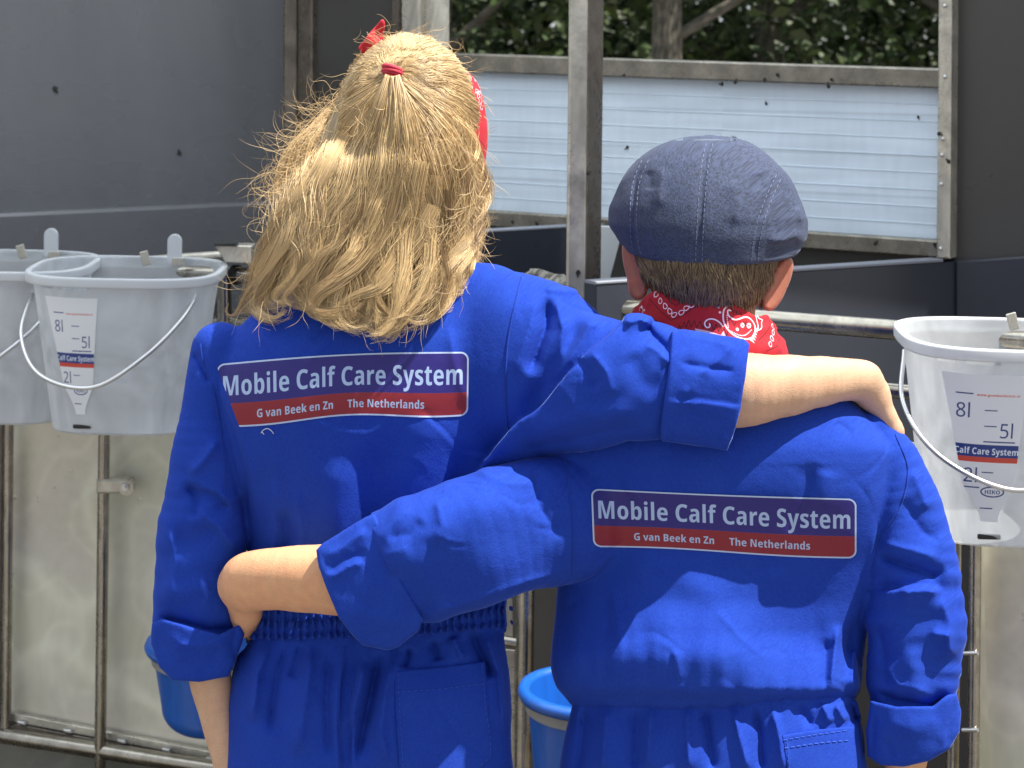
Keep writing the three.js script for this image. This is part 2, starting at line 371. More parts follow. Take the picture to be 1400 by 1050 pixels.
// ---------- trailer body ----------
const B0 = quadPx;
function box(x0, y0, z0, x1, y1, z1) { return new THREE.BoxGeometry(x1 - x0, y1 - y0, z1 - z0).translate((x0 + x1) / 2, (y0 + y1) / 2, (z0 + z1) / 2); }
const xz = (px, d) => [(px - 700) / F * d, -d];                  // a place on the floor plan
function upright(pxA, dA, pxB, dB, yTop, yBot, thick, bev) {     // an upright board on the floor plan between two image columns
  const [xa, za] = xz(pxA, dA), [xb, zb] = xz(pxB, dB);
  return board([V(xa, yTop, za), V(xb, yTop, zb), V(xb, yBot, zb), V(xa, yBot, za)], thick, bev);
}
{
  const at = back(980), [bx, bz] = xz(980, at);
  const w = thing('trailer', V(bx, 0, bz), 'grey calf trailer whose pens stand open behind the two children', 'trailer');
  const add = (name, g, m, label) => { const q = mesh(name, g, m, w, w.position); if (label) q.userData.label = label; return q; };
  // back wall round the window opening
  add('wall_panel', board(quadPx([[427, -420], [536, -420], [536, 620], [427, 620]], back), 0.04), M.olivePanel, 'narrow dark panel between the corner post and the window post');
  add('wall_panel', board(quadPx([[1303, -420], [1560, -420], [1560, 640], [1303, 640]], back), 0.04), M.olivePanel, 'dark panel right of the window');
  add('wall_panel', board(quadPx([[536, 288], [1303, 349], [1303, 640], [536, 640]], (x) => back(x) + 0.012), 0.04), M.olivePanel, 'dark panel below the window');
  add('wall_board', board(quadPx([[1306, 357], [1560, 340], [1560, 640], [1306, 640]], (x) => back(x) - 0.012), 0.011, 0.003), M.slatePanel, 'lower slate board of the right wall');
  // side wall on the left, with the thicker lower board
  add('wall_panel', board([P(-420, -420, sideWall(-420)), P(389, -420, sideWall(389)), P(389, 300, sideWall(389)), P(-420, 340, sideWall(-420))], 0.04), M.darkPanel, 'upper grey panel of the left side wall');
  const lo = (x) => sideWall(x) - 0.028;
  add('wall_board', board([P(-420, 311, lo(-420)), P(389, 275, lo(389)), P(389, 700, lo(389)), P(-420, 900, lo(-420))], 0.03, 0.006), M.darkPanel, 'lower board of the left side wall with a rounded top edge');
  add('corner_post', board(quadPx([[388, -420], [408, -420], [406, 640], [386, 640]], (x) => sideWall(389) - 0.004), 0.05, 0.003), M.brownSteel);
  add('corner_post', board(quadPx([[408.5, -420], [427, -420], [425, 640], [406.5, 640]], (x) => back(x) - 0.02), 0.06, 0.003), M.brownSteel);
  add('window_post', board(quadPx([[535, -420], [548, -420], [546, 640], [533, 640]], (x) => back(x) - 0.03), 0.06, 0.003), M.brownSteel);
  add('window_post', board(quadPx([[548.5, -420], [575, -420], [571, 640], [546.5, 640]], (x) => back(x) - 0.05), 0.08, 0.004), M.steel);
  add('window_post', board(quadPx([[575.5, -420], [592, -420], [588, 640], [571.5, 640]], (x) => back(x) - 0.03), 0.06, 0.003), M.steel);
  // window frame
  add('window_rail', board(quadPx([[592, 72], [1285.5, 94], [1285.5, 121], [592, 97]], (x) => back(x) - 0.025), 0.05, 0.003), M.frameSteel, 'steel rail along the top of the pale window sheet');
  add('window_rail', board(quadPx([[592, 283], [1283, 329], [1283, 353], [592, 305]], (x) => back(x) - 0.025), 0.05, 0.003), M.frameSteel, 'steel rail along the bottom of the pale window sheet');
  add('window_jamb', board(quadPx([[1286, -420], [1304, -420], [1298, 354], [1280, 354]], (x) => back(x) - 0.035), 0.06, 0.003), M.steel);
  for (const [x, y] of [[1292, 8], [1292, 105], [1289, 190], [1288, 212], [1287, 252], [1286, 340]]) add('bolt', new THREE.SphereGeometry(0.0035, 10, 8).translate(...P(x, y, back(x) - 0.036).toArray()), M.bolt);
  const sh = add('window_sheet', board(quadPx([[592, 95], [1284, 118], [1281, 331], [592, 286]], (x) => back(x) + 0.0), 0.008, 0.001), M.polycarb, 'pale blue translucent twin-wall sheet in the lower half of the window');
  for (let i = 1; i < 9; i++) { const t = i / 9, y0 = lerp(97, 285, t), y1 = lerp(119, 330, t); sh.add(mesh('rib', board(quadPx([[592, y0], [1283, y1], [1283, y1 + 1.4], [592, y0 + 1.4]], (x) => back(x) - 0.0012), 0.0011, 0.0004), M.polycarb, sh, w.position)); }
  // partitions between the pens
  const p1 = (x) => lerp(3.21, 3.467, (x - 600) / 260), p2 = (x) => 2.767 / (1 - 0.1207 * (x - 820) / 480);
  const y1 = (x) => lerp(322, 307, (x - 600) / 260), y2 = (x) => lerp(389, 357.5, (x - 820) / 480);
  add('partition', board([P(430, y1(430), p1(430)), P(826, y1(826), p1(826)), P(826, 640, p1(826)), P(430, 700, p1(430))], 0.03, 0.001), M.slatePanel, 'far grey partition left of the middle post');
  add('partition_edge', board([P(430, y1(430) - 3, p1(430) - 0.002), P(826, y1(826) - 3, p1(826) - 0.002), P(826, y1(826), p1(826) - 0.002), P(430, y1(430), p1(430) - 0.002)], 0.03, 0.001), M.litEdge);
  add('partition', board([P(815, y2(815), p2(815)), P(1400, y2(1400), p2(1400)), P(1400, 640, p2(1400)), P(815, 760, p2(815))], 0.03, 0.001), M.slatePanel, 'near grey partition right of the middle post');
  add('partition_edge', board([P(815, y2(815) - 4, p2(815) - 0.002), P(1290, y2(1290) - 4, p2(1290) - 0.002), P(1290, y2(1290), p2(1290) - 0.002), P(815, y2(815), p2(815) - 0.002)], 0.03, 0.001), M.litEdge);
  add('white_board', board([P(815, 309, 3.36), P(853, 310, 3.40), P(829, 400, 3.40), P(815, 400, 3.36)], 0.012, 0.001), M.white, 'slanting patch of sunlight beside the middle post, painted as a white panel');  // white panel in place of sun falling on the far partition
  // floor, ends and unseen roof (closing, shading, and letting added light through)
  const fl = [[-900, fence(-300) + 0.4], [1700, fence(1700)]];
  add('trailer_floor', new THREE.BoxGeometry(4.6, 0.08, 2.2).rotateY(-0.5).translate(0.1, 0.25, -3.75), M.straw);
  const roof = new THREE.PlaneGeometry(5.2, 1.75, 40, 1).rotateX(-Math.PI / 2).rotateY(0.5).translate(0.06, 2.55, -3.15);
  add('roof', roof, M.fillRoof);
  add('lower_wall', upright(400, back(400) + 0.05, 1560, back(1560) + 0.05, 0.95, 0.2, 0.03, 0.002), M.darkPanel);
  const inner = (x) => fence(x) + 0.45;
}
// ---------- middle post in front of the window ----------
{
  const b = P(800, 430, fence(800)); 
  const t = thing('steel_post', V(b.x, 0.3, b.z), 'tall square steel post standing between the two children before the window', 'post');
  mesh('front_face', board(quadPx([[783, -420], [808.5, -420], [799, 560], [773, 560]], (x) => fence(790) + 0.02), 0.035, 0.003), M.steel, t, t.position);
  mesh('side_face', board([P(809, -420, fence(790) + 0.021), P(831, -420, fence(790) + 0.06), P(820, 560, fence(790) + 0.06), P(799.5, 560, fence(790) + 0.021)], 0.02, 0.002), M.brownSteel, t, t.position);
}
// ---------- front rails ----------
function rail(name, pts, r, label, m = M.pipe, group = null) {
  const c = pts.map(([x, y, d]) => P(x, y, d ?? fence(x)));
  const t = thing(name, c[0], label, 'rail', group);
  const gs = []; for (let i = 0; i < c.length - 1; i++) gs.push(pipe(c[i], c[i + 1], r));
  mesh('tube', clean(gs), m, t, t.position);
  return t;
}
{
  const r1 = rail('top_rail', [[829, 420], [1240, 452.5], [1460, 472]], 0.0138, 'thick steel top rail running from the middle post to the right bucket');
  const collar = (x, y, r, L) => { const a = P(x - L / 2, y - L * 0.04, fence(x)), b = P(x + L / 2, y + L * 0.04, fence(x)); return pipe(a, b, r, 24); };
  mesh('rubber_ring', collar(829, 420, 0.0168, 5), M.rubber, r1, r1.position);
  mesh('tee_joint', clean([pipe(P(849, 422, fence(849)), P(845, 520, fence(849)), 0.0125), collar(849, 421.6, 0.0152, 22)]), M.pipe, r1, r1.position);
  rail('middle_rail', [[829, 500], [1250, 537], [1460, 556]], 0.0105, 'second steel rail under the top rail beside the right bucket');
  rail('lower_rail', [[829, 575], [1250, 612], [1460, 631]], 0.008, 'third thin steel rail low behind the right shoulder of the boy');
  const r2 = rail('bucket_rail', [[-60, 358, 3.29], [150, 366, 3.235], [372, 379, 3.1], [520, 392, 3.02]], 0.013, 'steel rail that carries the two left buckets');
  mesh('rubber_ring', pipe(P(319, 375.5, 3.13), P(326, 376, 3.126), 0.0165, 24), M.rubber, r2, r2.position);
  mesh('stub', clean([pipe(P(306, 378, 3.13), P(307, 470, 3.13), 0.0125), pipe(P(292, 384, 3.17), P(292, 470, 3.17), 0.006)]), M.pipe, r2, r2.position);
  const lk = mesh('latch_box', clean([board(quadPx([[293, 335], [345, 336], [345, 361], [308, 359]], 3.10), 0.04, 0.002), pipe(P(210, 355, 3.2), P(310, 348, 3.16), 0.007)]), M.steel, r2, r2.position);
  mesh('latch_cover', board(quadPx([[292, 332.5], [321, 332], [323, 337], [293, 336.5]], 3.085), 0.03, 0.001), M.rubber, r2, r2.position);
  rail('thin_rail', [[200, 436, 3.2], [520, 452, 3.03]], 0.0095, 'short steel rail behind the left shoulder of the girl');
  rail('cross_bar', [[18, 563, 3.33], [300, 579, 3.2]], 0.004, 'thin dark rod along the top of the left metal sheet', M.brownSteel);
}
// ---------- gate on the left: posts, sheet, clamp, bottom rail ----------
const gateD = (x) => 3.30 - 0.00042 * x, gatePlane = (o) => (x) => gateD(x) + o;
{
  const b = P(140, 1000, gateD(140));
  const t = thing('pen_gate', V(b.x, 0.3, b.z), 'galvanised pen gate with wavy light painted on its metal sheet behind the girl', 'gate');
  const add = (n, g, m) => mesh(n, g, m, t, t.position);
  add('sheet', board(quadPx([[14, 566], [330, 582], [330, 1046], [14, 984]], gatePlane(0.03)), 0.003, 0.0005), M.sheet);
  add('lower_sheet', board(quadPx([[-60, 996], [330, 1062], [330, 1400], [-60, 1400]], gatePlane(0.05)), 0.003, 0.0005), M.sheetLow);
  const post = (x0, y0, x1, y1, r, o = 0) => pipe(P(x0, y0, gateD(x0) + o), P(x1, y1, gateD(x0) + o), r);
  add('post', post(142.5, 585, 133.5, 1300, 0.0098, -0.012), M.pipe);
  add('post', post(12, 560, 8, 1003, 0.0088), M.pipe);
  add('back_post', post(2, 560, -2, 1003, 0.006, 0.04), M.brownSteel);
  add('bottom_rail', pipe(P(-70, 994, gateD(-70) - 0.008), P(330, 1056, gateD(330) - 0.008), 0.0135), M.pipe);
  add('sheet_edge', board(quadPx([[14, 975], [330, 1036], [330, 1047], [14, 986]], gatePlane(0.012)), 0.012, 0.001), M.steel);
  add('sheet_edge', board(quadPx([[14, 989], [330, 1049.5], [330, 1052.5], [14, 992]], gatePlane(0.006)), 0.01, 0.001), M.brownSteel);
  for (const [x, y] of [[28, 987], [91, 998], [165, 1012], [226, 1024], [286, 1037]]) add('clip', board(quadPx([[x - 5, y - 1], [x + 5, y + 1], [x + 6, y + 5], [x - 4, y + 3]], gatePlane(0.001)), 0.008, 0.001), M.bolt);
  // the clamp with its bolt
  const cl = add('clamp', clean([board(quadPx([[131, 656], [172, 656], [172, 675], [131, 675]], gatePlane(-0.026)), 0.028, 0.003), new THREE.CylinderGeometry(0.0125, 0.0125, 0.02, 24).rotateX(Math.PI / 2).translate(...P(174, 665.5, gateD(174) - 0.016).toArray())]), M.steel);
  mesh('clamp_bolt', clean([new THREE.CylinderGeometry(0.0062, 0.0062, 0.008, 6).rotateX(Math.PI / 2).translate(...P(171, 666, gateD(171) - 0.032).toArray()), new THREE.CylinderGeometry(0.0032, 0.0032, 0.018, 12).rotateX(Math.PI / 2).translate(...P(171, 666, gateD(171) - 0.036).toArray())]), M.bolt, cl, t.position);
  for (const [x, y] of [[74, 665], [98, 644], [192, 682], [20, 680], [17, 783], [84, 573], [217, 594]]) add('rivet', new THREE.SphereGeometry(0.0042, 10, 6).scale(1, 1, 0.35).translate(...P(x, y, gateD(x) + 0.029).toArray()), M.sheet);
}
// ---------- posts and sheet on the right and in the gap between the children ----------
{
  const g = (x) => fence(x) + 0.02;
  const b = P(1340, 900, g(1340)), t = thing('pen_gate', V(b.x, 0.3, b.z), 'galvanised pen gate with a dull metal sheet at the right edge below the bucket', 'gate');
  mesh('sheet', board(quadPx([[1342, 690], [1460, 700], [1460, 1400], [1336, 1400]], (x) => g(x) + 0.03), 0.003, 0.0005), M.sheet, t, t.position);
  mesh('post', clean([pipe(P(1334, 690, g(1334)), P(1328, 1400, g(1334)), 0.0082)]), M.pipe, t, t.position);
  mesh('edge_strip', board(quadPx([[1336, 690], [1343, 690], [1337, 1400], [1330, 1400]], (x) => g(1336) + 0.012), 0.012, 0.001), M.steel, t, t.position);
  mesh('back_post', pipe(P(1306, 690, g(1306) + 0.03), P(1298, 1400, g(1306) + 0.03), 0.009), M.pipe, t, t.position);
  for (const y of [893, 998]) mesh('pin', pipe(P(1316, y, g(1316) - 0.005), P(1337, y, g(1337) - 0.011), 0.0028, 10), M.bolt, t, t.position);
  const b2 = P(716, 900, fence(716)), t2 = thing('gate_post', V(b2.x, 0.3, b2.z), 'round steel gate post in the gap between the two children', 'post');
  mesh('tube', pipe(P(721, 640, fence(716)), P(710, 1400, fence(716)), 0.0138), M.pipe, t2, t2.position);
  mesh('hinge_bar', pipe(P(660, 872, fence(690)), P(712, 880, fence(712)), 0.0085), M.pipe, t2, t2.position);
  mesh('side_plate', board(quadPx([[690, 640], [699, 640], [706, 1400], [690, 1400]], (x) => fence(700) + 0.04), 0.01, 0.001), M.steel, t2, t2.position);
  mesh('slat', board(quadPx([[655, 885], [704, 889], [705, 1400], [655, 1400]], (x) => fence(700) + 0.03), 0.004, 0.001), M.steel, t2, t2.position);
}
// dark boards that close the pens low down, behind the rails
{
  const g = (x) => fence(x) + 0.25;
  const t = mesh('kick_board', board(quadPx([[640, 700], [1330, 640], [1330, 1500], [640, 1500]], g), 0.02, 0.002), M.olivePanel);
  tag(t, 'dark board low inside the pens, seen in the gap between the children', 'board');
}

// ---------- milk buckets ----------
M.pe = phys({ color: lin(0.78, 0.8, 0.82), transmission: 0.55, thickness: 0, roughness: 0.68, map: dataTex(256, (x, y) => 0.93 + 0.14 * scratch(x * 2, y * 2), [3, 3], true) });
M.peSolid = phys({ color: lin(0.7, 0.72, 0.74), transmission: 0.35, thickness: 0, roughness: 0.45 });
M.wire = std({ color: lin(0.62, 0.62, 0.62), metalness: 0.9, roughness: 0.32 });
const scaleTex = canvasTex(512, 1024, (c, w, h) => {
  c.fillStyle = '#e4e6e8'; c.fillRect(0, 0, w, h);
  const blue = '#2b3d78', red = '#cc4a3a';
  c.fillStyle = blue; c.strokeStyle = blue;
  const X = (v) => v * w, Y = (v) => v * h;
  c.fillRect(X(0.16), Y(0.128), X(0.2), 9); c.fillStyle = red; c.font = 'bold 24px sans-serif'; c.fillText('www.gvanbeekenzn.nl', X(0.4), Y(0.147));
  c.fillStyle = blue; c.font = '132px sans-serif';
  c.save(); c.translate(X(0.16), Y(0.295)); c.scale(0.9, 1.05); c.fillText('8l', 0, 0); c.restore();
  c.fillRect(X(0.5), Y(0.238), X(0.15), 7); c.fillRect(X(0.5), Y(0.345), X(0.15), 7);
  c.save(); c.translate(X(0.68), Y(0.425)); c.scale(0.9, 1.05); c.fillText('5l', 0, 0); c.restore();
  c.fillRect(X(0.5), Y(0.45), X(0.38), 9);
  c.fillStyle = '#263a80'; c.fillRect(X(0.15), Y(0.475), X(0.78), Y(0.085)); c.fillStyle = red; c.fillRect(X(0.15), Y(0.56), X(0.78), Y(0.035));
  c.fillStyle = '#dfe6ee'; c.font = 'bold 62px sans-serif'; c.save(); c.translate(X(0.165), Y(0.542)); c.scale(0.84, 1); c.fillText('Calf Care System', 0, 0, 470); c.restore();
  c.fillStyle = blue; c.font = '132px sans-serif';
  c.save(); c.translate(X(0.28), Y(0.735)); c.scale(0.88, 1.05); c.fillText('2l', 0, 0); c.restore();
  c.fillRect(X(0.5), Y(0.66), X(0.14), 7); c.fillRect(X(0.28), Y(0.765), X(0.2), 9);
  c.lineWidth = 9; c.beginPath(); c.ellipse(X(0.64), Y(0.795), 70, 34, 0, 0, 7); c.stroke(); c.font = 'bold 40px sans-serif'; c.fillText('HIKO', X(0.64) - 50, Y(0.81), 104);
  c.fillRect(X(0.5), Y(0.905), X(0.15), 8);
});
M.scale = phys({ map: scaleTex, roughness: 0.5, transmission: 0.15, thickness: 0 });
// plan outline of a bucket at height t (0 bottom .. 1 top): a tub that is flat at the back and has a facet in front
function bucketRing(t, wTop, wBot, depthTop, depthBot, n = 144) {
  const w = lerp(wBot, wTop, t) / 2, d = lerp(depthBot, depthTop, t) / 2, pts = [];
  for (let i = 0; i < n; i++) {
    const a = i / n * 2 * Math.PI, c = Math.cos(a), s = Math.sin(a), e = 2 / 3.2;
    pts.push([Math.sign(c) * Math.abs(c) ** e * w, Math.sign(s) * Math.abs(s) ** e * d]);
  }
  return pts;                                  // x right, y = towards the viewer for s > 0
}
function milkBucket(name, label, centre, sc, turn, tilt, bail, group, wedge) {
  const t = thing(name, centre, label, 'bucket', group);
  t.rotation.set(tilt, turn, 0, 'YXZ');
  const H = 0.252, WT = 0.29 * sc, WB = 0.222 * sc, DT = 0.23 * sc, DB = 0.17 * sc, n = 144, rows = 60, pos = [], idx = [], uv = [];
  for (let j = 0; j <= rows; j++) { const v = j / rows, ring = bucketRing(v, WT, WB, DT, DB, n); ring.forEach(([x, z], i) => { pos.push(x, v * H, z); uv.push(i / n * 0.9, v * H); }); }
  const slot = (i, j) => { const a = i / n * 360, v = j / rows; return (v > 0.9 && v < 0.945 && ((a > 97 && a < 113) || (a > 121 && a < 137))) || (v > 0.9 && v < 0.945 && ((a > 43 && a < 59) || (a > 67 && a < 83)) && false); };
  for (let j = 0; j < rows; j++) for (let i = 0; i < n; i++) { if (slot(i, j)) continue; const a = j * n + i, b = j * n + (i + 1) % n; idx.push(a, a + n, b, b, a + n, b + n); }
  const k0 = pos.length / 3; pos.push(0, 0.004, 0); uv.push(0, 0);
  for (let i = 0; i < n; i++) idx.push(k0, i, (i + 1) % n);
  const shell = geo(pos, idx, uv);
  mesh('tub', shell, M.pe, t);
  // turned-over rim: a thin flat band
  const rp = [], ri = [], RB = [[0, -0.017], [0.011, -0.0155], [0.0128, -0.013], [0.0135, -0.003], [0.0125, -0.0006], [0.0105, 0], [0.002, -0.0004], [0, -0.003]];
  RB.forEach(([o, dy], j) => bucketRing(1, WT + 2 * o * 0.75, WB, DT + 2 * o * 0.75, DB, n).forEach(([x, z], i) => { rp.push(x, H + dy, z); if (j < RB.length - 1) { const a = j * n + i, b = j * n + (i + 1) % n; ri.push(a, a + n, b, b, a + n, b + n); } }));
  mesh('rim', geo(rp, ri, rp.filter((v, i) => i % 3 < 2)), M.peSolid, t);
  // wedge-shaped print panel on the front left
  const face = (u, v) => {                       // u across the wedge, v from the top down
    const tv = lerp(0.87, 0.13, v), w = lerp(WB, WT, tv) / 2, d = lerp(DB, DT, tv) / 2, k = sstep(0.72, 1, v), m = lerp(wedge[2] + wedge[3], wedge[0] + wedge[1], 1 - v) / 2, hf = lerp(wedge[1] - wedge[0], wedge[3] - wedge[2], v) / 2 * (1 - 0.6 * k), x = m + lerp(-hf, hf, u), e = 3.2;
    return V(x * w, tv * H, (1 - Math.abs(x) ** e) ** (1 / e) * d + 0.0018);
  };
  const pp = [], pu = [], pi = [], NU = 16, NV = 40;
  for (let j = 0; j <= NV; j++) for (let i = 0; i <= NU; i++) { const u = i / NU, v = j / NV, q = face(u, v); pp.push(q.x, q.y, q.z); const s = lerp(1, 0.5, v) * (1 - 0.6 * sstep(0.72, 1, v)); pu.push(lerp(0.5, 0.62, v) + (u - 0.5) * s, 1 - v); if (i < NU && j < NV) { const k = j * (NU + 1) + i; pi.push(k, k + NU + 1, k + 1, k + 1, k + NU + 1, k + NU + 2); } }
  mesh('print', geo(pp, pi, pu), M.scale, t);
  mesh('slot', new RoundedBoxGeometry(0.03 * sc, 0.0065, 0.004, 2, 0.0018).translate(lerp(wedge[2], wedge[3], 0.5) * WB * 0.5, 0.0125, DB / 2 * 0.985), M.rubber, t);  // dark box in place of an opening, its shade put into the colour
  // wire bail hanging in front
  const bl = bail.map(([x, y, z]) => V(x * WT / 2, y * H, z * DT / 2));
  const bg = mesh('bail', wire(bl, 0.0032 * sc, 80, 10), M.wire, t);
  // hanging tab and hooks at the back
  const tabShape = new THREE.Shape(); const tw = 0.0105 * sc, th = 0.046 * sc;
  tabShape.moveTo(-tw, 0); tabShape.lineTo(tw, 0); tabShape.lineTo(tw, th - tw); tabShape.absarc(0, th - tw, tw, 0, Math.PI, false); tabShape.lineTo(-tw, 0);
  const hole = new THREE.Path(); hole.absellipse(0, th - tw, tw * 0.42, tw * 0.6, 0, 6.283, true); tabShape.holes.push(hole);
  mesh('tab', new THREE.ExtrudeGeometry(tabShape, { depth: 0.005 * sc, bevelSize: 0.0012, bevelThickness: 0.0012, bevelSegments: 2 }).translate(WT * 0.2, H - 0.006, -DT * 0.42), M.peSolid, t);
  for (const hk of [new RoundedBoxGeometry(0.014 * sc, 0.024 * sc, 0.004, 2, 0.0015).rotateZ(0.3).translate(WT * 0.05, H + 0.004, -DT * 0.3), new RoundedBoxGeometry(0.02 * sc, 0.014 * sc, 0.004, 2, 0.0015).translate(WT * 0.22, H - 0.004, -DT * 0.4)]) mesh('hook', hk, M.steel, t);
  return t;
}
{
  // a bucket of width w pixels whose rim centre is at px, py
  const hang = (px, py, d) => P(px, py, d);
  const bailL = [[-1.0, 0.86, 0.25], [-1.0, 0.62, 0.85], [-0.72, 0.42, 1.25], [-0.15, 0.36, 1.38], [0.4, 0.55, 1.3], [0.72, 0.74, 1.02], [0.84, 0.87, 0.62]];
  milkBucket('milk_bucket', 'translucent plastic milk bucket with a printed litre scale, beside the left shoulder of the girl', hang(172, 578, 3.06), 1, 0, 0.03, bailL, 'milk buckets hung on the rails', [-0.78, -0.17, -0.62, -0.3]);
  milkBucket('milk_bucket', 'translucent plastic milk bucket cut off by the left edge of the photo', hang(0, 564, 3.13), 1, 0, 0.03, bailL, 'milk buckets hung on the rails', [-0.78, -0.17, -0.62, -0.3]);
  milkBucket('milk_bucket', 'translucent plastic milk bucket with a printed litre scale, at the right edge beside the boy', hang(1378, 724, 2.43), 0.94, -0.04, 0.03, [[-1.04, 0.92, 0.25], [-1.1, 0.7, 0.7], [-0.85, 0.5, 1.2], [-0.2, 0.36, 1.4], [0.4, 0.46, 1.3], [0.8, 0.7, 1.0], [0.86, 0.87, 0.62]], 'milk buckets hung on the rails', [-0.8, -0.02, -0.62, -0.16]);
}
// ---------- blue feed buckets ----------
M.bluePlastic = phys({ color: lin(0.008, 0.1, 0.45), roughness: 0.38, clearcoat: 0.15, map: dataTex(256, (x, y) => 0.95 + 0.12 * scratch(x * 2, y * 2), [4, 4], true) });
M.greyBand = std({ color: lin(0.3, 0.29, 0.27), roughness: 0.6, metalness: 0.3 });
function blueBucket(label, c, rTop, rBot, h, round) {
  const t = thing('feed_bucket', c, label, 'bucket');
  const pr = []; pr.push(new THREE.Vector2(0.0001, 0));
  for (let i = 0; i <= 10; i++) { const a = i / 10 * Math.PI / 2; pr.push(new THREE.Vector2(rBot - round + Math.sin(a) * round, round - Math.cos(a) * round)); }
  pr.push(new THREE.Vector2(rTop, h), new THREE.Vector2(rTop + 0.011, h + 0.001), new THREE.Vector2(rTop + 0.014, h + 0.008), new THREE.Vector2(rTop + 0.011, h + 0.016), new THREE.Vector2(rTop + 0.001, h + 0.017), new THREE.Vector2(rTop - 0.004, h + 0.01), new THREE.Vector2(rBot - 0.006, 0.02), new THREE.Vector2(0.0001, 0.008));
  mesh('tub', new THREE.LatheGeometry(pr, 72), M.bluePlastic, t);
  mesh('band', new THREE.CylinderGeometry(rTop + 0.004, rTop + 0.002, 0.014, 72, 1, true).translate(0, h - 0.009, 0), M.greyBand, t);
  mesh('bail', wire([V(-rTop * 0.3, h + 0.012, -rTop * 0.95), V(-rTop * 0.25, h + 0.06, -rTop * 1.0), V(-rTop * 0.05, h + 0.14, -rTop * 1.05), V(rTop * 0.05, h + 0.22, -rTop * 1.1)], 0.0028, 30), M.wire, t);
  return t;
}
blueBucket('blue plastic bucket with a grey band under its rim, in the gap between the children', P(803, 1150, 2.66), 0.088, 0.068, 0.2, 0.01);
blueBucket('blue rounded bucket half hidden behind the left cuff of the girl', P(290, 996, 3.02), 0.095, 0.08, 0.125, 0.04);

// ---------- trees beyond the window ----------
M.bark = std({ color: lin(0.2, 0.18, 0.14), roughness: 0.95, map: dataTex(256, (x, y) => 0.75 + 0.5 * noise(x / 9, y / 40, 2) + 0.25 * noise(x / 3, y / 6, 5), [1, 1], true) });
const leafMats = [lin(0.042, 0.08, 0.016), lin(0.048, 0.085, 0.018), lin(0.04, 0.076, 0.018)].map((c) => phys({ color: c, roughness: 0.6, transmission: 0.35, thickness: 0, side: THREE.DoubleSide, vertexColors: true }));
function tree(x, z, H, R, low, label, dens, mat, lean = 0) {
  const t = thing('tree', V(x, 0, z), label, 'tree');
  const limbs = [], top = V(lean, H * 0.8, 0);
  const trunkAt = (u) => V(lean * u * u + 0.05 * Math.sin(u * 5 + x), H * 0.8 * u, 0.05 * Math.cos(u * 4 + z));
  const seg = (a, b, r0, r1) => { const g = new THREE.CylinderGeometry(r1, r0, a.distanceTo(b), 9, 1, true); g.applyQuaternion(new THREE.Quaternion().setFromUnitVectors(UP, b.clone().sub(a).normalize())); return g.translate((a.x + b.x) / 2, (a.y + b.y) / 2, (a.z + b.z) / 2); };
  const r0 = 0.035 * H * 0.55;
  for (let i = 0; i < 10; i++) limbs.push(seg(trunkAt(i / 10), trunkAt((i + 1) / 10), lerp(r0, r0 * 0.25, i / 10), lerp(r0, r0 * 0.25, (i + 1) / 10)));
  const tips = [];
  for (let i = 0; i < 16; i++) {
    const u = lerp(low / H + 0.02, 1, i / 15), a = i * 2.4 + rr(-0.4, 0.4), p = trunkAt(u), L = R * rr(0.6, 1) * Math.sin(Math.PI * clamp(0.25 + 0.7 * (u - low / H) / (1 - low / H))), q = p.clone().add(V(Math.cos(a) * L, L * 0.45, Math.sin(a) * L)), m = p.clone().lerp(q, 0.5).add(V(0, L * 0.08, 0));
    limbs.push(seg(p, m, r0 * 0.3, r0 * 0.2), seg(m, q, r0 * 0.2, r0 * 0.06));
    tips.push(m, q, p.clone().lerp(q, 0.75));
  }
  mesh('trunk', clean(limbs), M.bark, t);
  const pos = [], idx = [], col = [];
  for (const c of tips) {
    const cl = rr(0.35, 0.7) * R * 0.42;
    for (let i = 0; i < dens; i++) {
      const d = V(gauss(), gauss() * 0.75, gauss()).multiplyScalar(cl), o = c.clone().add(d), s = rr(0.03, 0.062), k = pos.length / 3, n = V(gauss(), rr(0.2, 1.2), gauss()).normalize(), a = V(gauss(), gauss(), gauss()).cross(n).normalize().multiplyScalar(s), b = n.clone().cross(a).multiplyScalar(0.55), up = n.multiplyScalar(s * 0.18), g = rr(0.6, 1.35), y = rr(0.85, 1.25);
      for (const [p, q, w] of [[-1, 0, 0], [0, 1, 1], [0, -1, 1], [1, 0, -0.4]]) { pos.push(o.x + a.x * p + b.x * q + up.x * w, o.y + a.y * p + b.y * q + up.y * w, o.z + a.z * p + b.z * q + up.z * w); col.push(g * y, g, g * 0.8); }
      idx.push(k, k + 2, k + 1, k + 1, k + 2, k + 3);
    }
  }
  mesh('crown', geo(pos, idx, null, col), mat, t);
}
tree(-0.5, -11.5, 6.2, 2.3, 0.6, 'leafy tree seen through the window left of the middle post', 260, leafMats[0]);
tree(0.72, -9.5, 5.5, 1.5, 1.9, 'slim pale-barked tree just right of the middle post through the window', 90, leafMats[2], 0.2);
tree(1.7, -12.5, 6.6, 2.3, 0.9, 'bright sunlit leafy tree through the middle of the window', 280, leafMats[1]);
tree(2.9, -11.2, 6.0, 2.1, 0.5, 'dark green tree through the right end of the window', 280, leafMats[0]);
tree(4.3, -13, 7, 2.4, 0.7, 'dark green tree half hidden by the right jamb of the window', 220, leafMats[2]);
tree(-2.2, -14, 7.5, 2.6, 0.7, 'tall tree behind the left window post', 220, leafMats[2]);
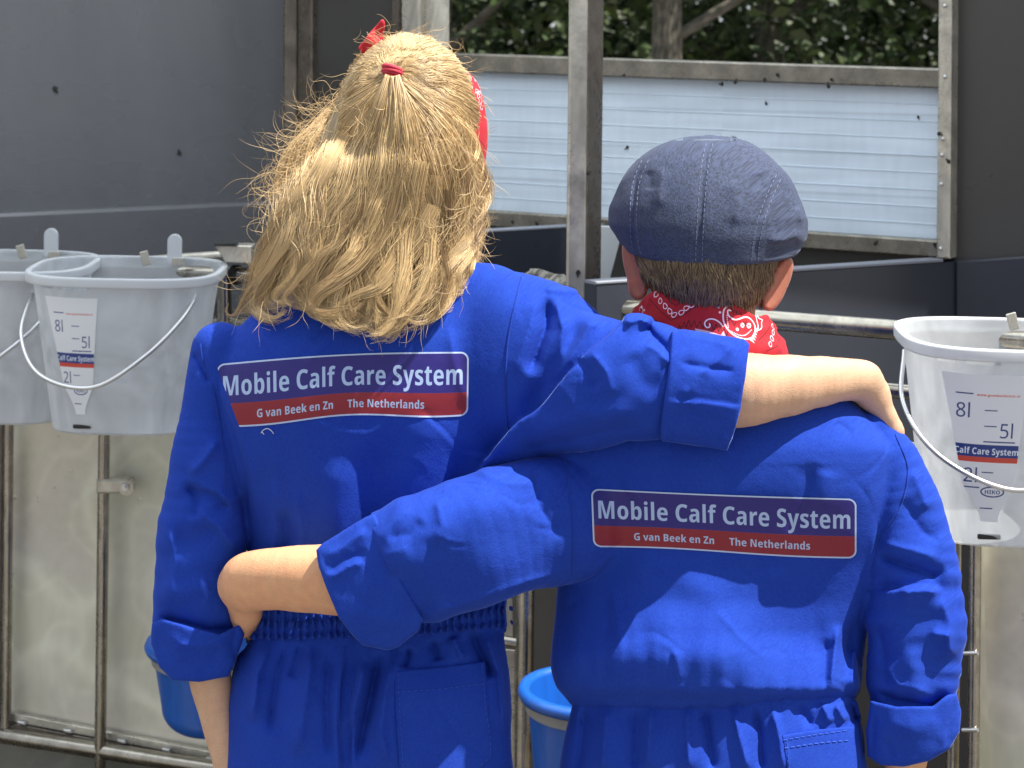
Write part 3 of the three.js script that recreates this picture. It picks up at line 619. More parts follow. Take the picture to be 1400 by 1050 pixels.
{
  const pos = [], idx = [], col = [];             // the wood behind, one mass of leaves
  for (let i = 0; i < 150000; i++) {
    const o = V(rr(-9, 11), Math.pow(rnd(), 0.8) * 8, -15.5 - rr(0, 4) + 1.2 * noise(i * 0.37, 4)), s = rr(0.06, 0.12), k = pos.length / 3, n = V(gauss(), rr(0.1, 1), gauss()).normalize(), a = V(gauss(), gauss(), gauss()).cross(n).normalize().multiplyScalar(s), b = n.clone().cross(a).multiplyScalar(0.6), g = rr(0.6, 1.3);
    for (const [p, q] of [[-1, 0], [0, 1], [0, -1], [1, 0]]) { pos.push(o.x + a.x * p + b.x * q, o.y + a.y * p + b.y * q, o.z + a.z * p + b.z * q); col.push(g, g, g * 0.8); }
    idx.push(k, k + 2, k + 1, k + 1, k + 2, k + 3);
  }
  tag(mesh('woodland', geo(pos, idx, null, col), leafMats[2]), 'dark mass of woodland behind the trees in the window', 'woodland', null, 'stuff');
}

// =====================================================================================================================
// THE CHILDREN
// =====================================================================================================================
const weave = dataTex(512, (x, y) => 0.5 + 0.3 * fine(x, y) + 0.22 * noise(x / 2.5, y / 7, 4) + 0.25 * (rnd() - 0.5), [5, 5]);
const grainCell = Array.from({ length: 65536 }, rnd), clothTone = dataTex(512, (x, y) => { const s = 0.96 + 0.11 * (grainCell[(y >> 1) % 256 * 256 + (x >> 1) % 256] - 0.5) + 0.12 * (rnd() - 0.5) + 0.1 * scratch(x, y); return [s * 1.02, s, 0.98 + 0.35 * (s - 0.98)]; }, [3, 3], true);
M.cloth = phys({ color: lin(0.014, 0.052, 0.36), roughness: 0.95, map: clothTone, bumpMap: weave, bumpScale: 0.0004, sheen: 0.5, sheenColor: lin(0.4, 0.55, 0.95), sheenRoughness: 0.4, specularIntensity: 0.35 });
M.thread = std({ color: lin(0.022, 0.075, 0.43), roughness: 0.8 });
const skinTone = (r, g, b) => dataTex(256, (x, y) => { const s = 1 + 0.09 * noise(x / 26, y / 26, 2) + 0.07 * noise(x / 5, y / 5, 7) + 0.05 * (rnd() - 0.5), w = 0.06 * noise(x / 40, y / 40, 5); return [Math.min(1, r * s), g * s * (1 - w), b * s * (1 - w)]; }, [9, 9]);
const poreMap = dataTex(256, (x, y) => 0.5 + 0.3 * noise(x / 4, y / 4, 1) + 0.25 * noise(x / 9, y / 7, 3), [22, 22]);
M.skinGirl = phys({ map: skinTone(0.6, 0.365, 0.235), roughness: 0.52, bumpMap: poreMap, bumpScale: 0.0004, specularIntensity: 0.7, sheen: 0.12, sheenColor: lin(1, 0.8, 0.6), sheenRoughness: 0.5 });
M.skinBoy = phys({ map: skinTone(0.67, 0.35, 0.19), roughness: 0.55, bumpMap: poreMap, bumpScale: 0.0004, specularIntensity: 0.7, sheen: 0.12, sheenColor: lin(1, 0.8, 0.6), sheenRoughness: 0.5 });
M.ear = phys({ color: lin(0.7, 0.27, 0.17), roughness: 0.5, transmission: 0.55, thickness: 0 });
const creases = (x, y, z) => { const n = noise(x / 120, y / 95, z / 140 + 7), m = sstep(-0.1, 0.35, noise(x / 70 + 9, y / 80, 3)); return -1.5 * m * Math.exp(-Math.abs(n) / 0.045) + 1.1 * m * Math.exp(-Math.abs(n - 0.11) / 0.07); };
const bump3 = (x, y, z, s, a) => a * noise(x / s, y / s, z / s);
// a hand: wrist w, direction d, palm normal n (towards which the fingers close), length L, curl 0..1, side of the thumb
function hand(w, d, n, L, curl, thumbSide, spread = 1) {
  d = d.clone().normalize(); n = n.clone().addScaledVector(d, -n.dot(d)).normalize();
  const s = d.clone().cross(n).normalize().multiplyScalar(thumbSide), fs = [];
  const put = (a, ra, b, rb) => fs.push(cone(a.x, a.y, a.z, ra, b.x, b.y, b.z, rb));
  const at = (o, a, b, c) => o.clone().addScaledVector(d, a).addScaledVector(s, b).addScaledVector(n, c);
  const R = L * 0.052, lens = [0.86, 1, 0.94, 0.76];
  for (let i = 0; i < 4; i++) {
    const off = (1.5 - i) * L * 0.098, k0 = at(w, L * 0.08, off * 0.6, 0), k1 = at(w, L * (0.5 - 0.02 * Math.abs(i - 1.2)), off, 0);
    put(k0, L * 0.085, k1, R * 1.35);
    let p = k1, ang = curl * 0.5, len = L * 0.22 * lens[i];
    for (let j = 0; j < 3; j++) {
      const dir = d.clone().multiplyScalar(Math.cos(ang)).addScaledVector(n, Math.sin(ang)).addScaledVector(s, off / L * 0.6 * spread).normalize(), q = p.clone().addScaledVector(dir, len);
      put(p, R * (1.12 - j * 0.12), q, R * (1.0 - j * 0.12));
      p = q; ang += curl * (j ? 0.75 : 0.95); len *= 0.72;
    }
  }
  const t0 = at(w, L * 0.14, L * 0.13, L * 0.03), t1 = at(w, L * 0.33, L * 0.27, L * 0.09), t2 = at(w, L * 0.48, L * 0.31, L * 0.13), t3 = at(w, L * 0.6, L * 0.3, L * 0.17);
  put(t0, R * 1.7, t1, R * 1.25); put(t1, R * 1.2, t2, R * 1.05); put(t2, R * 1.05, t3, R * 0.85);
  const m = at(w, L * 0.5, 0, L * 0.1);
  return near(union(fs, L * 0.035), m.x, m.y, m.z, L * 0.72);
}
// head with face (looking away from the viewer, -z), ears
function head(c, rx, ry, rz, ears, tiltX = 0) {
  const [x0, y0, z0] = c;
  const skull = (x, y, z) => { const a = (x - x0) / rx, b = (y - y0 + ry * 0.12) / (ry * 0.86), e = (z - z0) / rz, q = hyp3(a, b, e); return (q - 1) * Math.min(rx, ry, rz) * (0.6 + 0.4 * q) ; };
  const jaw = cone(x0, y0 + ry * 0.35, z0 - rz * 0.35, rx * 0.72, x0, y0 + ry * 0.68, z0 - rz * 0.72, rx * 0.36);
  const parts = [skull, jaw, cone(x0, y0 + ry * 0.0, z0 - rz * 0.98, rx * 0.09, x0, y0 + ry * 0.24, z0 - rz * 1.14, rx * 0.13), cone(x0 - rx * 0.35, y0 + ry * 0.1, z0 - rz * 0.86, rx * 0.2, x0 + rx * 0.35, y0 + ry * 0.1, z0 - rz * 0.86, rx * 0.2), cone(x0 - rx * 0.2, y0 + ry * 0.44, z0 - rz * 0.92, rx * 0.06, x0 + rx * 0.2, y0 + ry * 0.44, z0 - rz * 0.92, rx * 0.06)];
  const eyes = [-1, 1].map((s) => cone(x0 + s * rx * 0.34, y0 + ry * 0.08, z0 - rz * 0.88, rx * 0.13, x0 + s * rx * 0.36, y0 + ry * 0.08, z0 - rz * 0.88, rx * 0.13));
  const u = union(parts, rx * 0.22), ue = union(eyes, 2), mouth = cone(x0 - rx * 0.22, y0 + ry * 0.44, z0 - rz * 1.03, rx * 0.025, x0 + rx * 0.22, y0 + ry * 0.44, z0 - rz * 1.03, rx * 0.025);
  return near((x, y, z) => smax(Math.min(u(x, y, z), ue(x, y, z)), -mouth(x, y, z), 3), x0, y0, z0, ry * 1.3);
}
function ear(pts, z, th, lean) {                 // an outline in the picture, thin, standing off the head
  const d2 = inPoly(smoothPoly(pts, 5)), cx = pts.reduce((s, p) => s + p[0], 0) / pts.length, cy = pts.reduce((s, p) => s + p[1], 0) / pts.length;
  const d3 = (x, y) => d2(x, y);
  return (x, y, zz) => { const zc = z + lean * (x - cx), d = d3(x, y), rim = Math.exp(-(((d + 5) / 4) ** 2)) * 2.2, q = hyp2(Math.max(d + th, 0), Math.max(Math.abs(zz - zc) - 13 + 0, 0)); return q - th - rim * 0.6 + 1.8 * Math.exp(-(((d + 12) / 6) ** 2)); };
}
function shape(name, f, box, h, mat, parent, base, newton = 1) { return mesh(name, netMesh(f, box, h, K, newton), mat, parent, base); }
// a rolled cuff: outline, middle plane, rounding, tunnel for the arm
function cuff(outline, pairs, tunnel, wrinkle) {
  const d2 = inPoly(outline), tube = limb(pairs.map(([a, b, c, d, z, fl]) => { const l = hyp2(c - a, d - b) / 13, ux = (c - a) / l, uy = (d - b) / l; return [a - ux, b - uy, c + ux, d + uy, z, fl * 0.86]; })), zc = pairs[0][4];
  return (x, y, z) => {
    let d = tube(x, y, z), e = d2(x, y);
    if (Math.max(d, e) > 30) return Math.max(d, e);
    const w = z > zc ? wrinkle(x, y) : 0;
    d = smax(d - w - bump3(x, y, z, 40, 1.8) - bump3(x, y, z, 15, 0.6), e - 0.4 * w - bump3(x, y, z, 22, 0.8), 5);
    return tunnel ? smax(d, -tunnel(x, y, z), 3) : d;
  };
}
function seam(f, pts, r = 1.3) { const c = new THREE.CatmullRomCurve3(pts.map(([x, y]) => V(x, y, 0)), false, 'centripetal').getSpacedPoints(40); return wire(c.map((p) => [p.x, p.y, surfZ(f, p.x, p.y)]).filter((p) => p[2] > 0).map((p) => K(p[0], p[1], p[2] + 0.2)), r * S, 120, 6); }
function labelTex() {
  return canvasTex(1400, 352, (c, w, h) => {
    c.clearRect(0, 0, w, h);
    const rrect = (x, y, ww, hh, r) => { c.beginPath(); c.roundRect(x, y, ww, hh, r); };
    c.fillStyle = '#aebedc'; rrect(0, 0, w, h, 44); c.fill();
    c.save(); rrect(9, 9, w - 18, h - 18, 37); c.clip();
    c.fillStyle = '#2b2472'; c.fillRect(0, 0, w, h * 0.63);
    c.fillStyle = '#84242f'; c.fillRect(0, h * 0.63, w, h);
    c.restore();
    c.fillStyle = '#a3b8da';
    const put = (s, x, y, size, wide, st = '') => { c.font = st + 'bold ' + size + 'px sans-serif'; const m = c.measureText(s).width; c.save(); c.translate(x, y); c.scale(wide / m, 1); c.fillText(s, 0, 0); c.restore(); };
    put('Mobile Calf Care System', 24, 178, 150, 1352);
    put('G van Beek en Zn', 216, 306, 62, 432);
    put('The Netherlands', 724, 306, 62, 432);
  });
}
M.print = phys({ map: labelTex(), alphaTest: 0.5, roughness: 0.42, bumpMap: weave, bumpScale: 0.0002, specularIntensity: 0.7 });
const YFLOOR = CY + CAMH / D0 * F;
// trousers: fine where they are in view, coarse further down
function trousers(f, [x0, y0, z0, x1, , z1], h, parent, base) {
  const a = netMesh(f, [x0, y0, z0, x1, 1130, z1], h), b = netMesh(f, [x0, 1100, z0, x1, YFLOOR, z1], 11);
  delete a.userData.rest; delete b.userData.rest;
  return mesh('trousers', mergeGeometries([a, b]), M.cloth, parent, base);
}
// legs and boots below the frame
function lowerBody(hips, xa, xb, yHip, rHip, yFloor) {
  const legs = [xa, xb].map((x, i) => union([cone(x, yHip, 0, rHip, x + (i ? 6 : -6), yHip + 430, -6, rHip * 0.72), cone(x + (i ? 6 : -6), yHip + 430, -6, rHip * 0.72, x + (i ? 8 : -8), yFloor - 120, 12, rHip * 0.66)], 30));
  return (x, y, z) => smin(hips(x, y, z), smax(Math.min(legs[0](x, y, z), legs[1](x, y, z)), y - (yFloor - 125), 6), 26);
}
function boots(parent, base, xa, xb, yFloor) {
  [xa, xb].forEach((x) => { const f = union([cone(x, yFloor - 150, 12, 56, x, yFloor - 60, 8, 50), cone(x, yFloor - 48, 14, 47, x + (x === xa ? -14 : 14), yFloor - 42, -190, 42)], 30); shape('boot', (a, b, c) => smax(f(a, b, c), b - (yFloor - 3), 6), [x - 90, yFloor - 230, -260, x + 90, yFloor + 8, 90], 9, M.rubber, parent, base); });
}

M.strand = phys({ color: lin(1, 1, 1), vertexColors: true, roughness: 0.44, specularIntensity: 1, transmission: 0.12, thickness: 0 });
function ribbonHair() {
  const pos = [], nor = [], col = [], idx = [];
  const add = (pts, r, c, tip = 0.25) => {         // pts: [x, y, z] in photo pixels
    const n = pts.length, w = pts.map((p) => K(p[0], p[1], p[2])), t = V(0, 0, 0), s = V(0, 0, 0), u = V(0, 0, 0);
    const k0 = pos.length / 3;
    const tw = gauss() * 0.5;
    for (let i = 0; i < n; i++) {
      t.subVectors(w[Math.min(n - 1, i + 1)], w[Math.max(0, i - 1)]).normalize();
      u.set(tw, 0.15, 1).addScaledVector(t, -(t.x * tw + t.y * 0.15 + t.z)).normalize(); s.crossVectors(t, u).normalize();      // a flat hair lying on the head
      const R = r * S * 1.25 * lerp(1, tip, sstep(0.6, 1, i / (n - 1)));
      for (const e of [-1, 1]) { pos.push(w[i].x + s.x * R * e, w[i].y + s.y * R * e, w[i].z + s.z * R * e); nor.push(u.x * 0.8 + s.x * e * 0.6, u.y * 0.8 + s.y * e * 0.6, u.z * 0.8 + s.z * e * 0.6); col.push(c[0], c[1], c[2]); }
      if (i < n - 1) { const a = k0 + i * 2; idx.push(a, a + 1, a + 2, a + 1, a + 3, a + 2); }
    }
  };
  const build = (base) => {
    const P3 = new Float32Array(pos); for (let i = 0; i < P3.length; i += 3) { P3[i] -= base.x; P3[i + 1] -= base.y; P3[i + 2] -= base.z; }
    const g = new THREE.BufferGeometry(); g.setAttribute('position', new THREE.BufferAttribute(P3, 3)); g.setAttribute('normal', new THREE.BufferAttribute(new Float32Array(nor), 3)); g.setAttribute('color', new THREE.BufferAttribute(new Float32Array(col), 3)); g.setIndex(new THREE.BufferAttribute(new Uint32Array(idx), 1));
    return g;
  };
  return { add, build };
}

// ---------- the girl ----------
const gBase = V(K(505, YFLOOR, 0).x, 0, -D0);
const girl = thing('person', gBase, 'taller person with long wavy blond hair in a blue coverall, arm over the other', 'person');
const gTrunk = trunk([[352, 505, 610, 52, -60], [372, 440, 672, 62, -74], [400, 380, 704, 72, -85], [440, 334, 716, 92, -95], [470, 310, 716, 101, -100], [510, 296, 716, 108, -104], [555, 297, 712, 113, -105], [620, 310, 706, 106, -104], [700, 332, 696, 90, -100], [780, 343, 691, 76, -95], [840, 344, 690, 72, -94], [868, 342, 692, 72, -94]], 2.5);
const gSleeveL = limb([[264, 496, 340, 466, 8, 0.95], [249, 568, 318, 548, 12, 1], [232, 650, 330, 640, 14, 0.95], [214, 745, 336, 735, 14, 0.9], [209, 820, 328, 815, 12, 0.9], [207, 880, 326, 874, 10, 0.9], [218, 905, 318, 902, 10, 0.9]]);
const gSleeveR = limb([[660, 350, 650, 560, 18, 0.72], [742, 372, 690, 628, 42, 0.66], [800, 415, 770, 618, 78, 0.72], [870, 432, 850, 604, 112, 0.82], [925, 452, 908, 600, 122, 0.86], [950, 462, 940, 596, 122, 0.8]]);
const gOver = (() => { const L = [[600, 700], [655, 640], [695, 590], [742, 543], [792, 494], [832, 458], [858, 432], [900, 380]], f = inPoly([...L, [1200, 380], [1200, 900], [600, 900]]); return f; })();
const gSleeveR2 = limb([[660, 380, 640, 660, 56, 0.72], [742, 392, 700, 626, 76, 0.66], [800, 420, 770, 618, 102, 0.72], [870, 432, 850, 604, 126, 0.82], [925, 452, 908, 600, 124, 0.86], [950, 462, 940, 596, 122, 0.8]]);
const gFoldT = folds([
  ['s', [[292, 470], [303, 540], [325, 590], [340, 650], [346, 724]], 16, -9.5, 9],
  ['g', [[279, 455], [280, 500], [296, 560], [306, 640], [304, 705]], 5, -8.1],
  ['g', [[290, 505], [314, 590], [327, 650], [332, 705]], 13, 8.1],
  ['s', [[716, 364], [703, 420], [694, 470], [692, 540], [696, 610]], 9, -5.4, 5],
  ['g', [[704, 392], [680, 462], [662, 560]], 13, -13.5], ['g', [[692, 382], [660, 470], [642, 566]], 13, 6.8],
  ['g', [[388, 690], [392, 740], [384, 800]], 9, -9.5], ['g', [[405, 660], [412, 740], [404, 810]], 11, 8.1], ['g', [[372, 650], [376, 730], [368, 800]], 10, 5.4],
  ['g', [[508, 600], [512, 700], [506, 790]], 26, -9.5], ['g', [[460, 620], [455, 700], [470, 800]], 28, 6.8], ['g', [[590, 560], [575, 660], [560, 740]], 34, 8.1], ['g', [[640, 600], [620, 680], [600, 760]], 18, -8.1],
  ['g', [[470, 445], [440, 475], [415, 500]], 7, 2.7], ['g', [[455, 440], [425, 470]], 6, -2.7], ['g', [[612, 440], [622, 500], [640, 560]], 10, 4.1],
  ['g', [[550, 620]], 70, -8.1, 60], ['g', [[410, 560]], 60, 6.8, 70], ['g', [[600, 470]], 60, 6.8, 55],
]);
const gFoldL = folds([
  ['s', [[252, 655], [272, 668], [298, 676], [318, 700]], 14, -12, 12], ['g', [[256, 652], [278, 630], [300, 600]], 8, 10.5], ['g', [[254, 660], [270, 682], [266, 712]], 8, -9], ['g', [[262, 690], [300, 722], [330, 760]], 12, 9],
  ['g', [[232, 735], [260, 742], [300, 720]], 16, -7.5], ['g', [[216, 800], [250, 812], [290, 800]], 18, 6], ['g', [[224, 700], [240, 770], [230, 840]], 14, 6], ['g', [[212, 842], [250, 852], [286, 862], [326, 858]], 7, -13.5], ['g', [[262, 480], [276, 500], [288, 528]], 4, -7.5],
]);
const gFoldR = folds([
  ['g', [[750, 404], [745, 450], [722, 515]], 10, -18.7], ['g', [[735, 398], [725, 450], [700, 520]], 12, 7.2], ['g', [[757, 402], [770, 450], [765, 505]], 11, 8.7], ['g', [[742, 396], [770, 398], [798, 396]], 8, 5.8],
  ['g', [[800, 428], [778, 470], [742, 530], [712, 580]], 16, -11.6], ['g', [[828, 436], [806, 446], [778, 492], [752, 524]], 9, 10.2],
  ['g', [[878, 440], [892, 458], [908, 474], [920, 478]], 10, -14], ['g', [[850, 442], [876, 436], [892, 446]], 9, 11.6], ['g', [[880, 470], [900, 480], [918, 500]], 9, 7.2],
  ['g', [[806, 478], [830, 510], [838, 545]], 9, 5.8], ['g', [[790, 490], [806, 512], [815, 535]], 8, -5.8], ['g', [[760, 520], [790, 560], [808, 566]], 14, 4.3],
  ['g', [[720, 596], [800, 574], [880, 560]], 16, 7.2], ['g', [[700, 616], [800, 596], [890, 578]], 10, -5.8], ['g', [[860, 480], [880, 520], [905, 540]], 16, -5.8], ['g', [[690, 420]], 36, 7.2, 40],
]);
const crumple = (x, y, z) => bump3(x, y * 0.7, z, 84, 2.0) + creases(x, y, z) + bump3(x, y + 9, z, 13, 0.25);
const gTop = (x, y, z) => {
  const back = sstep(-30, 20, z), cr = crumple(x, y, z);
  let a = gTrunk(x, y, z), b = gSleeveL(x, y, z), c = gSleeveR(x, y, z);
  let c2 = smax(gSleeveR2(x, y, z), gOver(x, y) + 1.5 * noise(x / 30, y / 30), 7);
  if (Math.min(a, b, c, c2) > 40) return Math.min(a, b, c, c2) - 12;
  a -= gFoldT(x, y) * back + cr; b -= gFoldL(x, y) * back + cr; c += 10; const fr = gFoldR(x, y) * back + cr; c -= fr; c2 -= fr;
  a -= 6 * noise(x / 24, y / 230, 2) * sstep(660, 820, y) * back; b -= 2 * noise(x / 70 + y / 120, y / 24, 6) * sstep(590, 680, y) * back;
  let d = smin(smin(a, b, 10), c, 12);
  d = smin(d, c2, 3);
  d = smax(d, y - (x < 335 ? 900 : 866), 6);
  return smax(d, x - 944 + (y - 450) * 0.1, 4);
};
const gJacket = shape('coverall', gTop, [190, 335, -130, 940, 900, 220], 3.2, M.cloth, girl, gBase);
// arms, neck, head: one skin
const gHead = head([562, 190, 0], 88, 132, 112);
const gHandR = hand(V(1182, 524, 24), V(0.22, 0.6, -0.78), V(-0.5, -0.1, 0.85), 180, 0.4, 1);
const gHandL = hand(V(316, 1085, 6), V(0.12, 0.98, 0.05), V(0.9, 0, -0.2), 190, 0.5, -1);
const gBones = union([gHead,
  cone(556, 300, 5, 50, 552, 390, 0, 52), cone(505, 480, 0, 60, 505, 860, -10, 52), cone(552, 400, 0, 34, 330, 486, 5, 32), cone(552, 400, 0, 34, 690, 450, 20, 38),
  cone(298, 510, 4, 20, 272, 740, 14, 28), cone(272, 740, 14, 32, 274, 850, 12, 33), limb([[240, 850, 306, 846, 12], [258, 930, 316, 924, 10], [274, 985, 322, 980, 8], [291, 1045, 337, 1040, 6], [300, 1080, 340, 1076, 6]]),
  cone(720, 450, 30, 40, 850, 540, 108, 38), limb([[900, 486, 890, 574, 118, 0.8], [960, 482, 958, 588, 124, 0.9], [1020, 483, 1003, 584, 124, 0.88], [1070, 485, 1066, 571, 110, 0.86], [1115, 487, 1112, 558, 90, 0.84], [1150, 489, 1147, 549, 66, 0.82], [1178, 496, 1172, 544, 40, 0.85]]),
  cone(1174, 519, 44, 25, 1190, 536, 22, 24), cone(1189, 514, 40, 13, 1193, 520, 36, 12), gHandR, gHandL, cone(470, 860, -10, 50, 430, 1100, 0, 60), cone(560, 860, -10, 50, 590, 1100, 0, 60),
], 14);
const gBody = shape('body', gBones, [225, 40, -160, 1270, 1290, 190], 3.6, M.skinGirl, girl, gBase);
// cuffs
shape('cuff', cuff([[919, 452], [934, 450], [1018, 464], [1024, 470], [1021, 500], [1012, 560], [1001, 598], [994, 616], [965, 611], [905, 603], [902, 590], [912, 520]], [[916, 446, 902, 608, 122, 0.95], [970, 456, 950, 614, 123, 0.95], [1030, 462, 996, 622, 124, 0.95]], limb([[930, 472, 924, 588, 122, 0.92], [1045, 474, 1032, 588, 124, 0.9]]), folds([
  ['g', [[925, 495], [960, 502], [1010, 508]], 6, -5], ['g', [[960, 498], [945, 530], [930, 545]], 7, 5], ['g', [[955, 515], [985, 490], [1005, 470]], 6, 4], ['s', [[905, 546], [960, 548], [1022, 556]], 14, 5, 5], ['g', [[930, 556], [970, 575], [1000, 570]], 8, -2], ['g', [[985, 596], [998, 606]], 8, 4], ['g', [[930, 458], [980, 468], [1015, 480]], 7, 2]])), [880, 430, 20, 1045, 640, 220], 3, M.cloth, gJacket, gBase);
shape('cuff', cuff([[208, 852], [222, 846], [262, 858], [300, 868], [330, 852], [334, 868], [322, 905], [312, 925], [272, 932], [236, 930], [218, 912], [210, 890], [206, 880]], [[203, 846, 340, 852, 12, 0.92], [205, 890, 332, 892, 11, 0.92], [212, 938, 318, 940, 10, 0.92]], limb([[238, 840, 312, 840, 12, 0.9], [248, 945, 322, 945, 10, 0.85]]), folds([['g', [[222, 870], [260, 884], [320, 880]], 14, 4], ['g', [[300, 880], [290, 905], [270, 925]], 10, -3], ['g', [[240, 880], [250, 905]], 12, 3], ['g', [[324, 856], [318, 880], [322, 905]], 4, -3]])), [190, 830, -80, 350, 950, 110], 3, M.cloth, gJacket, gBase);
// trousers, waistband, pocket
const gHips = trunk([[836, 346, 690, 68, -92], [870, 340, 691, 73, -94], [905, 322, 694, 86, -98], [960, 312, 697, 106, -100], [1050, 310, 700, 112, -100], [1150, 312, 704, 104, -98]], 2.5);
const gFoldP = folds([
  ['g', [[372, 876], [352, 920], [345, 990]], 9, 15], ['g', [[395, 878], [378, 930], [368, 1010]], 9, -15], ['g', [[428, 880], [420, 940], [405, 1040]], 12, 15], ['g', [[412, 880], [398, 930]], 7, -12], ['g', [[452, 882], [446, 960], [450, 1049]], 9, -12],
  ['s', [[478, 880], [466, 940], [463, 1000], [468, 1070]], 10, 12, 5], ['s', [[497, 878], [482, 960], [480, 1070]], 12, -15, 6], ['g', [[522, 884], [505, 960], [486, 1048]], 11, -24], ['g', [[500, 900], [492, 940], [476, 1000]], 7, 15], ['g', [[545, 886], [530, 930], [520, 1000], [535, 1060]], 11, 18], ['g', [[560, 884], [552, 915]], 6, -15], ['g', [[590, 875], [600, 905]], 7, -12], ['g', [[618, 868], [635, 905]], 8, 15], ['g', [[640, 860], [662, 905], [672, 930]], 9, -18], ['g', [[660, 856], [682, 920], [690, 1000]], 8, 15],
]);
const gPlain = lowerBody(gHips, 412, 598, 1090, 96, YFLOOR);
const gTrouser = (x, y, z) => { const d = gPlain(x, y, z); if (d > 30) return d - 10; return d - (gFoldP(x, y) * sstep(-30, 20, z) + crumple(x, y * 0.6, z) * 0.8 + 6 * noise(x / 17, y / 240, 3) * sstep(990, 866, y)); };
trousers(gTrouser, [280, 830, -150, 740, YFLOOR, 160], 3.4, gJacket, gBase);
const gWaistMid = (x) => 851 - 0.00022 * (x - 420) ** 2 + (x < 420 ? 2 : 0);
const gBand = (x, y, z) => {
  const c = gWaistMid(x), v = y - c;
  let d = gHips(x, clamp(y, 860, 880), z);
  if (d > 26) return d - 8;
  const ph = x * 0.62 + 3.2 * noise(x / 22, 4, 1), g = Math.sin(ph + 1.6 * noise(x / 14, y / 12, 9)) * (5.5 + 4 * noise(x / 15, y / 16, 4)), rows = 1.6 * Math.cos(v / 20 * 6.283);
  d -= 5 + (g + 1.5 * noise(x / 5, y / 14, 2)) * (0.7 + 0.3 * Math.cos(v / 20 * 6.283)) + rows * 0.6;
  return smax(d, Math.abs(v) - 22 - 1.6 * Math.sin(ph * 0.5), 3);
};
shape('waistband', gBand, [318, 800, -120, 715, 890, 125], 2.4, M.cloth, gJacket, gBase);
const pocketOn = (body, poly, th) => { const d2 = inPoly(poly); return (x, y, z) => smax(smax(body(x, y, z) - th, d2(x, y), 1.5), 20 - z, 1); };
const gPocketPoly = [[538, 917], [600, 912], [663, 904], [667, 960], [674, 1036], [652, 1056], [546, 1052], [541, 985]];
const gPocket = pocketOn((x, y, z) => gPlain(x, y, z) - gFoldP(x, y) * 0.3 - crumple(x, y * 0.6, z) * 0.7, gPocketPoly, 4.2);
const gPk = shape('pocket', gPocket, [528, 895, 40, 685, 1070, 135], 2.6, M.cloth, gJacket, gBase);
gPk.userData.label = 'patch pocket on the right seat of the trousers';
mesh('stitching', clean([stitches(gPocket, [[541, 946], [600, 942], [663, 934]], 0.6), stitches(gPocket, [[544, 920], [547, 985], [551, 1048]], 0.6), stitches(gPocket, [[659, 908], [663, 960], [669, 1034], [650, 1050]], 0.6)]), M.thread, gJacket, gBase);
// printed patch on the back
{
  const q = (u, v) => { const uu = lerp(lerp(0.0, 0.086, v ** 1.1), 1, u), top = [lerp(296, 641, uu), 498 - 17 * uu - 5 * Math.sin(Math.PI * uu) + 0], bot = [lerp(298, 640, uu), 584 - 17 * uu - 4 * Math.sin(Math.PI * uu) + 3 * Math.sin(uu * 9)]; return [lerp(top[0], bot[0], v), lerp(top[1], bot[1], v)]; };
  mesh('print', patch(gTop, q, 120, 30, 1.3, (u, v) => [lerp(lerp(0.0, 0.086, v ** 1.1), 1, u), 1 - v]), M.print, gJacket, gBase);
}
mesh('seam', clean([seam(gTop, [[716, 368], [703, 420], [694, 470], [691, 540], [694, 590]]), seam(gTop, [[274, 470], [278, 495], [292, 535], [303, 600], [308, 650], [306, 690]]), seam(gTrouser, [[472, 884], [466, 920], [463, 970], [466, 1049]])]), M.cloth, gJacket, gBase);
{ // lint on the back
  const th = (pts) => wire(pts.map(([x, y]) => K(x, y, surfZ(gTop, x, y) + 1.4)), 0.45 * S, 24, 5).translate(-gBase.x, -gBase.y, -gBase.z);
  const lt = mesh('lint', clean([th([[357, 592], [360, 588], [366, 586], [371, 589], [374, 593]]), th([[358, 590], [361, 594]])]), std({ color: lin(0.75, 0.77, 0.8), roughness: 1 }), gJacket);
  lt.userData.label = 'short white thread clinging under the printed patch';
}
boots(girl, gBase, 412, 598, YFLOOR);

// ---------- the boy ----------
const bBase = V(K(975, YFLOOR, 0).x, 0, -D0);
const boy = thing('person', bBase, 'shorter person in a denim flat cap, red neckerchief and blue coverall', 'person');
const bTrunk = trunk([[452, 912, 1028, 48, -60], [478, 884, 1060, 58, -72], [510, 826, 1120, 74, -84], [545, 790, 1160, 90, -94], [580, 772, 1196, 106, -102], [620, 762, 1222, 117, -106], [660, 765, 1218, 119, -109], [720, 765, 1210, 108, -111], [780, 763, 1199, 96, -112], [815, 761, 1194, 99, -114], [860, 758, 1189, 118, -116], [905, 754, 1184, 138, -116], [938, 762, 1181, 132, -112], [955, 776, 1172, 112, -104], [968, 784, 1166, 100, -98]], 2.6);
const bSleeveR = limb([[1168, 590, 1222, 585, 4, 1], [1186, 660, 1262, 630, 6, 1], [1190, 735, 1294, 705, 8, 0.95], [1186, 800, 1314, 788, 10, 0.9], [1184, 860, 1319, 852, 10, 0.85], [1184, 915, 1314, 908, 10, 0.85], [1190, 962, 1302, 956, 10, 0.85], [1200, 992, 1292, 988, 10, 0.85]]);
const bSleeveL = limb([[800, 560, 812, 745, 30, 0.75], [770, 612, 776, 796, 62, 0.72], [705, 632, 716, 806, 112, 0.8], [640, 653, 640, 836, 138, 0.92], [580, 672, 592, 850, 150, 0.9], [532, 692, 560, 852, 150, 0.78]]);
